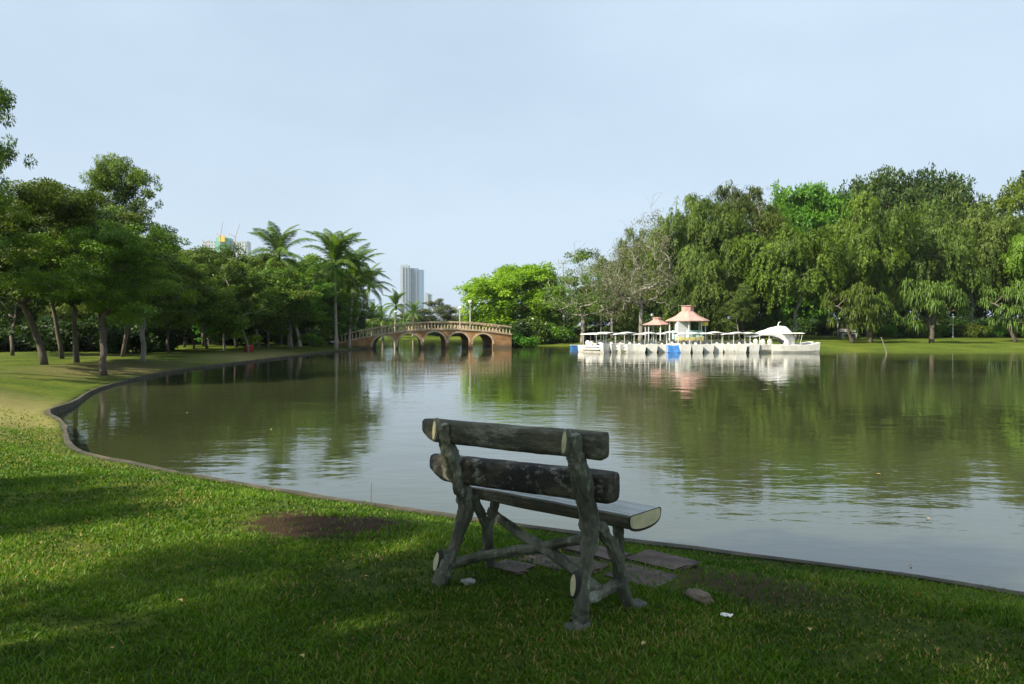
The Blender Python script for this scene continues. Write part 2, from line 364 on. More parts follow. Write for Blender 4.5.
# kerb along the near and left bank
def kerb():
    pts = SH[KERB_START:KERB_END + 1]
    d = np.gradient(pts, axis=0); d /= np.linalg.norm(d, axis=1)[:, None]
    nrm = np.column_stack([d[:, 1], -d[:, 0]])  # to the right of travel
    test, _ = lake_sd((pts + nrm * .3)[::20])
    land = 1 if test.mean() > 0 else -1
    nrm = nrm * land
    vs_, fs = [], []
    rng = random.Random(4)
    for i, (p, n_) in enumerate(zip(pts, nrm)):
        j = mnoise.noise(Vector((p[0] * 1.3, p[1] * 1.3, 0))) * .022
        k = mnoise.noise(Vector((p[0] * 5, p[1] * 5, 3))) * .010
        a = p - n_ * (.02 + j); c = p + n_ * (.06 + j)
        zt = float(edge_z(p[1])) + .017 + k
        for q, z in ((a, -1.0), (a, zt - .012), (a + n_ * .012, zt), (c, zt - .002), (c, -.6)): vs_.append((q[0], q[1], z))
    for i in range(len(pts) - 1):
        for k in range(4): fs.append((i * 5 + k, i * 5 + k + 1, (i + 1) * 5 + k + 1, (i + 1) * 5 + k))
    mb = MB().add(vs_, fs)
    mt = mottled('kerb_concrete', [(.3, (.016, .015, .007)), (.5, (.040, .034, .018)), (.75, (.10, .082, .048))], scale=5, bump=.6, rough=.85)
    o = mb.build('lake_kerb', mt); tag(o, 'low dark stained concrete kerb holding the grass bank at the water edge', 'kerb')
kerb()

# ------------------------------------------------------------------ foliage generators
def leaf_quads(P, D, W_, L_, rs, nrm=None):
    """one rhombic leaf per point: P centre, D direction (unit), widths, lengths"""
    n = len(P)
    rnd = rs.normal(size=(n, 3)) if nrm is None else nrm; S = np.cross(D, rnd); S /= np.linalg.norm(S, axis=1)[:, None] + 1e-9
    l = L_[:, None] * D; w = W_[:, None] * S
    V = np.empty((n, 4, 3)); V[:, 0] = P; V[:, 1] = P + l * .5 + w * .5; V[:, 2] = P + l; V[:, 3] = P + l * .45 - w * .5
    return V.reshape(-1, 3), np.arange(n * 4).reshape(n, 4)

def skeleton(rs, targets, trunk_pts, r_tip=.018, expo=.5, sag=0.0, nseg=4):
    """attach each target to the nearest node; return tube mesh builder"""
    nodes = [np.array(p, float) for p in trunk_pts]; par = [-1] + list(range(len(trunk_pts) - 1))
    nt0 = len(nodes)
    order = np.argsort([np.linalg.norm(t - nodes[-1]) for t in targets])
    tips = []
    for k in order:
        t = targets[k]; A = np.array(nodes)
        d = np.linalg.norm(A - t, axis=1) + np.maximum(0, A[:, 2] - t[2] + .15) * 1.3
        d[:max(1, int(nt0 * .55))] += 50
        j = int(d.argmin()); p0 = nodes[j]; last = j
        L_ = np.linalg.norm(t - p0)
        ns = max(2, int(min(nseg, L_ / .5)))
        mid = (p0 + t) / 2 + rs.normal(size=3) * L_ * .10 + np.array([0, 0, L_ * (.10 - sag)])
        for q in range(1, ns + 1):
            u = q / ns; p = (1 - u) ** 2 * p0 + 2 * u * (1 - u) * mid + u * u * t
            nodes.append(p); par.append(last); last = len(nodes) - 1
        tips.append(last)
    cnt = np.zeros(len(nodes))
    for t in tips:
        k = t
        while k >= 0: cnt[k] += 1; k = par[k]
    rad = r_tip * np.maximum(cnt, 1) ** expo
    return nodes, par, rad, nt0, tips

def tubes(nodes, par, rad, n=6, nt0=0, flare=0.35):
    mb = MB()
    if nt0 > 1:
        tr = [max(rad[i], rad[nt0 - 1]) * (1 + flare * (1 - i / (nt0 - 1)) ** 2) for i in range(nt0)]
        mb.tube(nodes[:nt0], tr, n=10, wob=.18, seed=1.3)
    child = {}
    for i, p in enumerate(par):
        if p >= 0: child.setdefault(p, []).append(i)
    for i in range(nt0, len(nodes)):
        p = par[i]
        r0 = min(rad[p], rad[i] * 1.25)
        mb.tube([nodes[p], nodes[i]], [r0, rad[i]], n=n if rad[i] > .03 else 4, cap=False)
    return mb

def envelope(rs, n, R_, zb, H, shape, lump, seed):
    out = []
    zc = (zb + H) / 2; hz = (H - zb) / 2
    while len(out) < n:
        d = rs.normal(size=3); d /= np.linalg.norm(d)
        if shape == 'dome' and d[2] < -.25: continue
        rr = rs.uniform(.45, 1.0) ** .6
        k = 1 + lump * mnoise.noise(Vector((d[0] * 1.6 + seed, d[1] * 1.6, d[2] * 1.6)))
        p = np.array([d[0] * R_ * rr * k, d[1] * R_ * rr * k, zc + d[2] * hz * rr * k])
        if shape == 'dome': p[2] = zb + (d[2] * .9 + .1) * (H - zb) * rr * k
        if out and min(np.linalg.norm(p - q) for q in out) < R_ * .16: continue
        out.append(p)
    return np.array(out)

def make_tree(name, seed, H=10, R_=4, trunk_h=2.2, nc=46, leaves=26000, leaf=.2, crad=.95, shape='ball', lump=.5, flat=.6, lean=0, multi=1, r_tip=.02, twigs=0, mode='leaf', bark='bark', leafm='leaf_mid', asp=.45, zb=None):
    rs = np.random.RandomState(seed)
    zb = trunk_h * .95 if zb is None else zb
    root = empty(name)
    tg = envelope(rs, nc, R_, zb, H - crad * .4, shape, lump, seed * 3.7)
    tp = [np.array([lean * (i / 6) ** 1.2 + rs.normal() * .04, rs.normal() * .04, trunk_h * i / 6 - (.15 if i == 0 else 0)]) for i in range(7)]
    tg2 = tg
    if twigs:
        ex = []
        for t in tg:
            for _ in range(twigs):
                v = t - np.array([0, 0, trunk_h]); v /= np.linalg.norm(v); ex.append(t + (v + rs.normal(size=3) * .55) * rs.uniform(.4, 1.0) * crad * 1.3)
        tg2 = np.vstack([tg, ex])
    nodes, par, rad, nt0, tips = skeleton(rs, tg2, tp, r_tip=r_tip)
    link('trunk', tubes(nodes, par, rad, nt0=nt0).mesh(name + '_trunk'), M[bark], root, smooth=True)
    # leaves
    per = leaves // len(tg)
    Vs, Qs, Ts = [], [], []; off = 0
    for ci, c in enumerate(tg):
        sc = rs.uniform(.65, 1.25); n = int(per * sc ** 2)
        if mode == 'leaf':
            # sub-clumps inside a cluster
            sub = rs.normal(size=(9, 3)) * crad * sc * np.array([.55, .55, .55 * flat])
            pick = rs.randint(0, 9, n)
            d = rs.normal(size=(n, 3)); d /= np.linalg.norm(d, axis=1)[:, None]
            rr = rs.uniform(.3, 1, n) ** .5 * crad * sc * .52
            P = c + sub[pick] + d * rr[:, None] * np.array([1, 1, flat])
            D = d * .5 + rs.normal(size=(n, 3)) * .6 + np.array([0, 0, -.15])
            D /= np.linalg.norm(D, axis=1)[:, None]
            NR = d * .9 + (sub[pick] / crad) * .5 + np.array([0, 0, .55]) + rs.normal(size=(n, 3)) * .42
            Lf = leaf * rs.uniform(.6, 1.3, n); V, Q = leaf_quads(P, D, Lf * asp, Lf, rs, NR)
            T = np.clip(.5 + rs.normal(size=n) * .18 + (rs.uniform(-.2, .25)) + .12 * d[:, 2] + rs.uniform(-.15, .15, 9)[pick], 0, 1)
        elif mode in ('weep', 'casu'):
            ns = max(6, n // (26 if mode == 'weep' else 30)); m_ = n // ns
            a = rs.normal(size=(ns, 3)) * crad * sc * np.array([.6, .6, .4])
            ln = rs.uniform(.5, 1.5, ns) * (1.05 if mode == 'weep' else 1.25)
            out = c.copy(); out[2] = 0; on = out / (np.linalg.norm(out) + .01)
            tt = rs.uniform(0, 1, (ns, m_))
            up = .35 if mode == 'weep' else .25
            drift = rs.normal(size=(ns, 3)) * .22; drift[:, 2] = 0
            P = (c + a)[:, None, :] + (drift[:, None, :] + on * .25) * (tt * ln[:, None])[..., None]
            P[..., 2] += up * np.sin(tt * 2.2) * .5 - tt ** 1.4 * ln[:, None]
            P = P.reshape(-1, 3) + rs.normal(size=(ns * m_, 3)) * (.05 if mode == 'weep' else .07); n2_ = len(P)
            D = np.tile([0, 0, -1.0], (n2_, 1)) + rs.normal(size=(n2_, 3)) * (.45 if mode == 'weep' else .35); D /= np.linalg.norm(D, axis=1)[:, None]
            NR = (P - c) * np.array([1, 1, .3]) / crad + on * .6 + np.array([0, 0, .35]) + rs.normal(size=(n2_, 3)) * .4
            Lf = leaf * rs.uniform(.7, 1.4, n2_); V, Q = leaf_quads(P, D, Lf * asp, Lf, rs, NR)
            T = np.clip(.5 + rs.normal(size=n2_) * .15 + rs.uniform(-.25, .25) + np.repeat(rs.uniform(-.2, .2, ns), m_), 0, 1)
        Vs.append(V); Qs.append(Q + off); off += len(V); Ts.append(np.repeat(T, 4))
    me = mesh_np(name + '_crown', np.vstack(Vs), np.vstack(Qs), np.concatenate(Ts))
    cr = link('crown', me, M[leafm], root)
    return root

def make_shrub(name, seed, R_=1.0, H=1.2, leaves=6000, leaf=.12, leafm='leaf_mid', petals=0, asp=.5):
    rs = np.random.RandomState(seed); root = empty(name)
    nc = 16; Vs = []; c = []
    for i in range(nc):
        a = rs.uniform(0, 6.28); r_ = R_ * .75 * rs.uniform(0, 1) ** .5; c.append((r_ * math.cos(a), r_ * math.sin(a), H * rs.uniform(.2, .78) * (1 - .35 * (r_ / R_) ** 2)))
    c = np.array(c)
    def lay(n, lf, asp_):
        pick = rs.randint(0, nc, n); d = rs.normal(size=(n, 3)); d /= np.linalg.norm(d, axis=1)[:, None]
        P = c[pick] + d * (rs.uniform(.4, 1, n) ** .5)[:, None] * np.array([.38 * R_, .38 * R_, .28 * H]); P[:, 2] = np.maximum(P[:, 2], .02)
        NR = d + rs.normal(size=(n, 3)) * .4 + np.array([0, 0, .4]); D = rs.normal(size=(n, 3)); D /= np.linalg.norm(D, axis=1)[:, None]; l_ = lf * rs.uniform(.6, 1.3, n)
        V, Q = leaf_quads(P, D, l_ * asp_, l_, rs, NR); T = np.clip(.5 + rs.normal(size=n) * .2 + rs.uniform(-.25, .25, nc)[pick], 0, 1)
        return V, Q, np.repeat(T, 4)
    V, Q, T = lay(leaves, leaf, asp)
    mb = MB()
    for i in range(7):
        t = c[i]; mb.tube([(t[0] * .1, t[1] * .1, -.1), (t[0] * .5, t[1] * .5, t[2] * .5), tuple(t)], [.03, .02, .01], n=5, cap=False)
    mb.build('stem', M['bark'], root, smooth=True)
    link('foliage', mesh_np(name + '_foliage', V, Q, T), M[leafm], root)
    if petals:
        V, Q, T = lay(petals, leaf * 1.2, 1.0); V = V * np.array([1.06, 1.06, 1.04]); link('blossom', mesh_np(name + '_blossom', V, Q, T), M['petal'], root)
    return root

def frond_mesh(name, seed, Lf=2.6, droop=.6, rise=.5, wid=.56):
    rs = np.random.RandomState(seed)
    n = 30; ts = np.linspace(0, 1, n)
    x = Lf * (ts - .12 * droop * ts ** 3); z = Lf * (rise * ts - (rise + droop) * .62 * ts ** 2.1)
    P = np.column_stack([x, np.zeros(n), z]); T_ = np.gradient(P, axis=0); T_ /= np.linalg.norm(T_, axis=1)[:, None]
    V, Q, T = [], [], []
    # rachis as a thin triangular rod
    for i in range(n):
        w = .035 * (1 - .8 * ts[i])
        V += [P[i] + (0, w, 0), P[i] + (0, -w, 0), P[i] + (0, 0, -w)]; T += [.95] * 3
    for i in range(n - 1):
        for k in range(3): k2 = (k + 1) % 3; Q.append((i * 3 + k, i * 3 + k2, (i + 1) * 3 + k2, (i + 1) * 3 + k))
    for i in range(3, n):
        for rep in range(2):
            t = min(1, ts[i] + rep * .5 / n)
            for sgn in (-1, 1):
                ll = wid * Lf / 2.6 * (math.sin(math.pi * min(1, t * .85 + .13)) ** .7) * rs.uniform(.85, 1.1)
                base = P[i] + T_[i] * rep * Lf / n / 2
                d = T_[i] * .55 + np.array([0, sgn * .8, 0]) + np.array([0, 0, -.10 + rs.normal() * .12]); d /= np.linalg.norm(d)
                m1 = base + d * ll * .5; e = m1 + (d + np.array([0, 0, -.9 * droop - .25])) * ll * .5 / 1.2
                w = T_[i] * .024
                b0 = len(V); V += [base - w * .6, base + w * .6, m1 + w, m1 - w, e + w * .15, e - w * .15]; tt = .45 + rs.normal() * .15; T += [tt, tt, tt, tt, tt + .15, tt + .15]
                Q += [(b0, b0 + 1, b0 + 2, b0 + 3), (b0 + 3, b0 + 2, b0 + 4, b0 + 5)]
    return mesh_np(name, np.array(V), np.array(Q), np.clip(T, 0, 1))

FR = [frond_mesh('frond_a', 1, droop=.45, rise=.75), frond_mesh('frond_b', 2, droop=.9, rise=.45), frond_mesh('frond_c', 3, droop=1.25, rise=.1)]
def make_palm(name, seed, H=5.5, lean=(.3, 0), r=.13, nf=22, fs=1.0, dead=2):
    rs = np.random.RandomState(seed); root = empty(name)
    pts = [(lean[0] * (i / 12) ** 1.6, lean[1] * (i / 12) ** 1.6, H * i / 12 - (.12 if i == 0 else 0)) for i in range(13)]
    rad = [r * (1.5 if i == 0 else 1.15 if i == 1 else 1 - .028 * i) * (1 + .04 * (i % 2)) for i in range(13)]
    MB().tube(pts, rad, n=10, wob=.05).build('trunk', M['bark_palm'], root, smooth=True)
    top = Vector(pts[-1])
    MB().lathe([(.07, -.1), (r * 1.3, .05), (r * 1.35, .25), (r * .7, .5), (.02, .65)], n=9, c=top).build('crownshaft', M['leaf_palm'], root, smooth=True)
    for i in range(nf):
        u = i / nf
        me = FR[0] if u < .4 else FR[1] if u < .75 else FR[2]
        o = link('frond', me, M['leaf_palm'], root)
        o.location = top + Vector((0, 0, .35 - .2 * u))
        pitch = R(-62 + 84 * u + rs.normal() * 6)
        o.rotation_euler = (rs.normal() * .15, pitch, i * 2.39996 + rs.normal() * .12)
        sc = fs * (.78 + .3 * math.sin(math.pi * min(1, u + .25))) * rs.uniform(.92, 1.06)
        o.scale = (sc, sc, sc)
    return root

def make_strap_tree(name, seed, H=5, n_heads=14, R_=1.9, trunk_h=1.9, leafm='leaf_weep', lean=.0):
    """screw pine: forked stem with rosettes of long drooping strap leaves"""
    rs = np.random.RandomState(seed); root = empty(name)
    tg = envelope(rs, n_heads, R_, trunk_h + .1, H - .4, 'ball', .8, seed)
    tp = [np.array([lean * (i / 5), 0, trunk_h * i / 5 - (.12 if i == 0 else 0)]) for i in range(6)]
    nodes, par, rad, nt0, tips = skeleton(rs, tg, tp, r_tip=.026, expo=.45)
    link('trunk', tubes(nodes, par, rad, nt0=nt0, flare=.4).mesh(name + '_trunk'), M['bark'], root, smooth=True)
    V, Q, T = [], [], []
    for c in tg:
        for k in range(75):
            a = rs.uniform(0, 6.28); e = rs.uniform(-.5, 1.3); d = np.array([math.cos(a) * math.cos(e), math.sin(a) * math.cos(e), math.sin(e)])
            Lk = rs.uniform(.45, .85); s_ = np.cross(d, [0, 0, 1]); s_ /= np.linalg.norm(s_) + 1e-6; w = s_ * .026
            p0 = c + rs.normal(size=3) * .08; p1 = p0 + d * Lk * .45; p2 = p1 + (d * .6 + np.array([0, 0, -.55])) * Lk * .4; p3 = p2 + (d * .15 + np.array([0, 0, -1])) * Lk * .35
            b0 = len(V); V += [p0 - w, p0 + w, p1 + w, p1 - w, p2 + w * .8, p2 - w * .8, p3 + w * .15, p3 - w * .15]
            tt = np.clip(.5 + rs.normal() * .22 + .15 * math.sin(e), 0, 1); T += [tt] * 8
            Q += [(b0, b0 + 1, b0 + 2, b0 + 3), (b0 + 3, b0 + 2, b0 + 4, b0 + 5), (b0 + 5, b0 + 4, b0 + 6, b0 + 7)]
    link('crown', mesh_np(name + '_crown', np.array(V), np.array(Q), np.array(T)), M[leafm], root)
    return root

used = set()
def place(proto, x, y, H, W, label, cat='tree', group=None, rz=None, mat=None, bark=None, nom=(10, 8), dz=0, lean=None, name=None):
    """first use moves the prototype itself, later uses copy it"""
    if proto.name in used: o = copy_tree(proto)
    else: o = proto; used.add(proto.name)
    o.location = (x, y, gz(x, y) + dz)
    sx, sz = W / nom[1], H / nom[0]
    o.scale = (sx, sx, sz)
    o.rotation_euler = (lean[0] if lean else 0, lean[1] if lean else 0, rz if rz is not None else random.Random(int(x * 97 + y * 13)).uniform(0, 6.28))
    tag(o, label, cat, group)
    for ch in KIDS[o.name]:
        if mat and ch.name.split('.')[0] in ('crown', 'foliage'):
            ch.material_slots[0].link = 'OBJECT'; ch.material_slots[0].material = M[mat]
        if bark and ch.name.split('.')[0] == 'trunk':
            ch.material_slots[0].link = 'OBJECT'; ch.material_slots[0].material = M[bark]
    return o

# prototypes (10 m tall, 8 m wide unless noted)
nearA = make_tree('broadleaf_tree', 11, H=10, R_=4, trunk_h=3.0, nc=54, leaves=90000, leaf=.135, zb=3.7, crad=.9, lump=.8, flat=.6)
nearB = make_tree('broadleaf_tree', 12, H=10, R_=4, trunk_h=3.4, nc=42, leaves=80000, leaf=.14, zb=3.8, crad=.88, lump=.9, flat=.6, lean=.7)
brA = make_tree('broadleaf_tree', 21, H=10, R_=4, trunk_h=2.8, zb=2.0, nc=36, leaves=26000, leaf=.25, crad=1.05, lump=.75, flat=.5, r_tip=.015)
brB = make_tree('broadleaf_tree', 22, H=10, R_=4, trunk_h=3.4, zb=2.4, nc=30, leaves=22000, leaf=.25, crad=1.05, lump=.9, flat=.5, lean=.9, r_tip=.015)
brC = make_tree('broadleaf_tree', 23, H=10, R_=4, trunk_h=1.5, nc=52, leaves=40000, leaf=.26, crad=1.1, lump=.5, flat=.55, zb=.8, r_tip=.015)
slim = make_tree('slender_tree', 25, H=10, R_=3, trunk_h=5.2, nc=24, leaves=22000, leaf=.22, crad=1.0, lump=.7, lean=.8, r_tip=.02, zb=5.6, bark='bark_pale')
airy = make_tree('sparse_tree', 31, H=10, R_=3.7, trunk_h=2.6, nc=64, leaves=8000, leaf=.18, crad=.85, lump=.6, twigs=7, r_tip=.0085, bark='bark_pale', leafm='leaf_dry')
umbT = make_tree('rain_tree', 41, H=10, R_=8, trunk_h=4.5, nc=150, leaves=80000, leaf=.3, crad=1.25, shape='dome', lump=.15, flat=.45, leafm='leaf_rain', zb=5.2)
brD = make_tree('broadleaf_tree', 24, H=10, R_=4, trunk_h=1.6, nc=110, leaves=60000, leaf=.3, crad=.95, lump=.3, zb=.6)
wpA = make_tree('weeping_tree', 51, H=10, R_=4, trunk_h=2.4, nc=34, leaves=52000, leaf=.24, crad=.85, mode='weep', asp=.32, leafm='leaf_weep', lump=.6, bark='bark_pale', zb=3.8)
wpB = make_tree('weeping_tree', 52, H=10, R_=4, trunk_h=2.2, nc=38, leaves=52000, leaf=.24, crad=.85, mode='weep', asp=.28, leafm='leaf_weep', lump=.8, zb=3.8)
csA = make_tree('casuarina_tree', 61, H=14, R_=2.3, trunk_h=7, nc=64, leaves=56000, leaf=.34, crad=.7, mode='casu', asp=.16, leafm='leaf_casu', lump=.5, zb=1.8)
csB = make_tree('casuarina_tree', 62, H=14, R_=2.3, trunk_h=8, nc=52, leaves=46000, leaf=.34, crad=.7, mode='casu', asp=.16, leafm='leaf_casu', lump=.8, zb=2.4)
strapA = make_strap_tree('screw_pine_tree', 71, n_heads=34, trunk_h=1.3)
strapB = make_strap_tree('screw_pine_tree', 72, n_heads=30, trunk_h=1.2, lean=.5)
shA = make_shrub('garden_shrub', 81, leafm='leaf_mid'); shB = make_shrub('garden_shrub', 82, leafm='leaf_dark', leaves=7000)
shW = make_shrub('flowering_shrub', 83, R_=1, H=1.4, petals=45, leafm='leaf_dark')

NM = (10, 8); CS = (14, 4.8); ST = (5, 3.8); UM = (10, 16); SB = (1.2, 2)
# ---------------- left bank trees: proto, px, depth, height, width, material, bark, label
LEFT = [
 (nearA, -66, 22, 9.2, 4.3, 'leaf_mid', None, 'tall broadleaf tree cut by the left edge, its top the highest on the left bank'),
 (nearB, 44, 28, 6.3, 6.6, 'leaf_mid', 'bark', 'broadleaf tree with the thickest dark trunk at the left edge of the lawn'),
 (nearA, 103, 25.5, 5.2, 5.0, 'leaf_mid', 'bark', 'broadleaf tree with a short straight trunk nearest the left water edge'),
 (nearB, 76, 30, 5.9, 5.4, 'leaf_dark', 'bark', 'dark broadleaf tree with a leaning slim trunk between two thicker trunks on the left lawn'),
 (nearB, 104, 38, 9.4, 5.0, 'leaf_mid', None, 'airy broadleaf tree rising above its neighbours on the left bank'),
 (nearA, 143, 32, 4.9, 4.6, 'leaf_mid', 'bark_pale', 'round crowned tree with a pale forked trunk standing out on the left bank'),
 (brA, 168, 40, 5.1, 5.0, 'leaf_mid', None, 'dark crowned tree just right of the pale forked trunk'),
 (brB, 12, 36, 7.6, 6.5, 'leaf_dark', None, 'dark broadleaf tree behind the thick trunks at the left edge'),
 (brB, 194, 46, 5.4, 4.6, 'leaf_mid', 'bark', 'broadleaf tree on the left bank below the red cranes'),
 (brA, 224, 44, 5.7, 4.6, 'leaf_olive', 'bark_pale', 'olive tinged tree with a pale trunk left of the first tall palm'),
 (brB, 248, 43, 4.9, 4.4, 'leaf_mid', 'bark_pale', 'slender tree with a thin pale leaning trunk on the left bank'),
 (brA, 268, 48, 5.0, 4.8, 'leaf_mid', 'bark', 'tree with a dark trunk just under the first tall palm'),
 (brB, 292, 50, 5.2, 5.0, 'leaf_lime', 'bark_pale', 'light green tree with feathery branches right of the first tall palm'),
 (brA, 312, 55, 5.4, 5.0, 'leaf_lime', 'bark', 'light green tree beside the globe lamp on the left bank'),
]
for p, px, d, H, W, mt, bk, lb in LEFT:
    x, y = at(px, d); place(p, x, y, H, W, lb, group='trees along the left bank', mat=mt, bark=bk, nom=NM)
SLIM = [(62, 33, 6.4, 'leaf_mid', 'bark', 'slender dark trunk tree between the two thickest trunks at the left'), (122, 35, 5.6, 'leaf_mid', 'bark', 'slender dark tree just left of the pale forked trunk'),
 (158, 44, 6.2, 'leaf_mid', 'bark_pale', 'slender pale trunk tree right of the pale forked trunk'), (184, 50, 6.4, 'leaf_dark', 'bark', 'slender dark tree left of the red cranes'),
 (207, 47, 6.3, 'leaf_mid', 'bark_pale', 'slender pale tree directly below the cranes'), (236, 49, 6.0, 'leaf_mid', 'bark', 'slender dark tree below the netted tower'),
 (259, 53, 5.6, 'leaf_lime', 'bark_pale', 'slender pale tree left of the first tall palm trunk'), (281, 56, 5.4, 'leaf_mid', 'bark_pale', 'slender pale tree right behind the first tall palm'), (324, 60, 5.6, 'leaf_lime', 'bark_pale', 'slender pale tree behind the globe lamp')]
for px, d, H, mt, bk, lb in SLIM:
    place(slim, *at(px, d), H, 4.4, lb, group='trees along the left bank', mat=mt, bark=bk, nom=(10, 6))
rng = random.Random(5)
for i in range(20):       # second row behind
    px = -70 + i * 21; d = rng.uniform(54, 66); x, y = at(px, d)
    H = (1.4 + (rng.uniform(52, 72)) * d / F)
    place([brC, brA, brC, brB][i % 4], x, y, H, H * .95, 'broadleaf tree in the dense row behind the left bank', group='trees behind the left bank', mat=['leaf_dark', 'leaf_mid', 'leaf_dark', 'leaf_mid', 'leaf_lime'][i % 5], nom=NM)
for i in range(16):
    px = -90 + i * 29; d = rng.uniform(85, 105); x, y = at(px, d)
    H = (1.4 + (rng.uniform(48, 62)) * d / F)
    if px > 330: H *= .55
    place([brC, brA][i % 2], x, y, H, H * 1.1, 'dark broadleaf tree deep in the wood on the left', group='trees deep in the left wood', mat='leaf_dark', nom=NM)
# shrubs below the left trees
for i in range(16):
    px = -30 + i * 22; d = rng.uniform(56, 74) if i > 2 else rng.uniform(46, 56); x, y = at(px, d)
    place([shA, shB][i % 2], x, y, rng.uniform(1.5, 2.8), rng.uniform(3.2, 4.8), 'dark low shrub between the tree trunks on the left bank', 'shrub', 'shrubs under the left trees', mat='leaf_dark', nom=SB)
for i in range(9):
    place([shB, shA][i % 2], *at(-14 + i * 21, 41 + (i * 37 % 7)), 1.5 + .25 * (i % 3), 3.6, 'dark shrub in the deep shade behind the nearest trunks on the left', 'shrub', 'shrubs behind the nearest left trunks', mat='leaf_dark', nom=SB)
place(shA, *at(314, 60), .95, 3.6, 'clipped green shrub mound left of the tallest palm', 'shrub', mat='leaf_mid', nom=SB)
place(shA, *at(290, 58), .9, 3.0, 'low yellow green shrub between the leaning palm trunks', 'shrub', mat='leaf_lime', nom=SB)
place(shB, *at(350, 60), 1.25, 2.6, 'dark shrub beside the left end of the bridge', 'shrub', mat='leaf_dark', nom=SB)
place(shB, *at(358, 60.5), 1.0, 1.8, 'small dark shrub against the left bridge abutment', 'shrub', mat='leaf_dark', nom=SB)

# palms
def palm(px, d, ytop, lean, label, seed, fs=1.0, nf=22, r=.12):
    x, y = at(px, d); H = 1.4 + (HZ - ytop) * d / F
    p = make_palm('palm_tree', seed, H=H, lean=lean, r=r, nf=nf, fs=fs); p.location = (x, y, gz(x, y)); tag(p, label, 'palm', 'palms on the left bank')
palm(290, 51, 262, (-.7, 0), 'first tall palm from the left with feathery fronds above the trees', 5, fs=.98)
palm(336, 54.3, 266, (-.1, 0), 'tallest palm beside the bridge with a straight pale trunk', 6, fs=1.12, nf=26)
palm(349, 57, 280, (.35, 0), 'full crowned palm just right of the tallest palm', 7, fs=1.1, nf=26)
palm(352, 61, 289, (1.3, 0), 'leaning palm with its small crown nearest the bridge', 8, fs=.85, nf=18, r=.09)
palm(308, 57, 300, (-1.0, 0), 'short palm with a long pale trunk leaning left behind the lawn', 9, fs=.7, nf=14, r=.1)
palm(300, 53, 305, (-.9, 0), 'short palm with a leaning trunk nearest the water left of the lamp', 10, fs=.7, nf=14, r=.11)
palm(395, 88, 306, (.1, 0), 'small bushy palm seen over the left half of the bridge', 11, fs=.8, nf=18)
palm(372, 100, 316, (.2, 0), 'small far palm above the left end of the bridge', 12, fs=.8, nf=14)
palm(413, 104, 315, (.1, 0), 'small far palm at the foot of the glass tower', 13, fs=.8, nf=14)
palm(383, 96, 318, (-.2, 0), 'lowest far palm left of the small bushy palm', 14, fs=.75, nf=12)

# ---------------- behind the bridge
BACK = [
 (brC, 438, 108, 5.0, 6.0, 'leaf_grey', 'grey green dome shaped tree over the middle of the bridge'),
 (brC, 484, 118, 3.5, 5.5, 'leaf_mid', 'low tree over the right half of the bridge'),
 (brC, 504, 100, 3.4, 5.0, 'leaf_mid', 'low tree between the bridge and the bright green tree'),
 (brC, 462, 130, 3.1, 6.5, 'leaf_olive', 'low olive tree just right of the grey green dome'),
 (brA, 352, 92, 4.2, 5.5, 'leaf_mid', 'low tree behind the leaning palm at the bridge'),
 (brC, 408, 125, 3.3, 7.0, 'leaf_mid', 'low rounded tree below the glass tower'),
 (brC, 378, 118, 3.1, 7.0, 'leaf_dark', 'low dark tree behind the left end of the bridge'),
]
for p, px, d, H, W, mt, lb in BACK:
    place(p, *at(px, d), H, W, lb, group='trees beyond the bridge', mat=mt, nom=NM)
for i in range(14):
    px = 365 + i * 11.5; place([shA, shB][i % 2], *at(px, rng.uniform(104, 114)), rng.uniform(1.6, 2.3), rng.uniform(3.5, 5), 'green shrub on the far shore seen through and over the bridge', 'shrub', 'shrubs beyond the bridge', mat=['leaf_mid', 'leaf_lime'][i % 3 == 0], nom=SB)

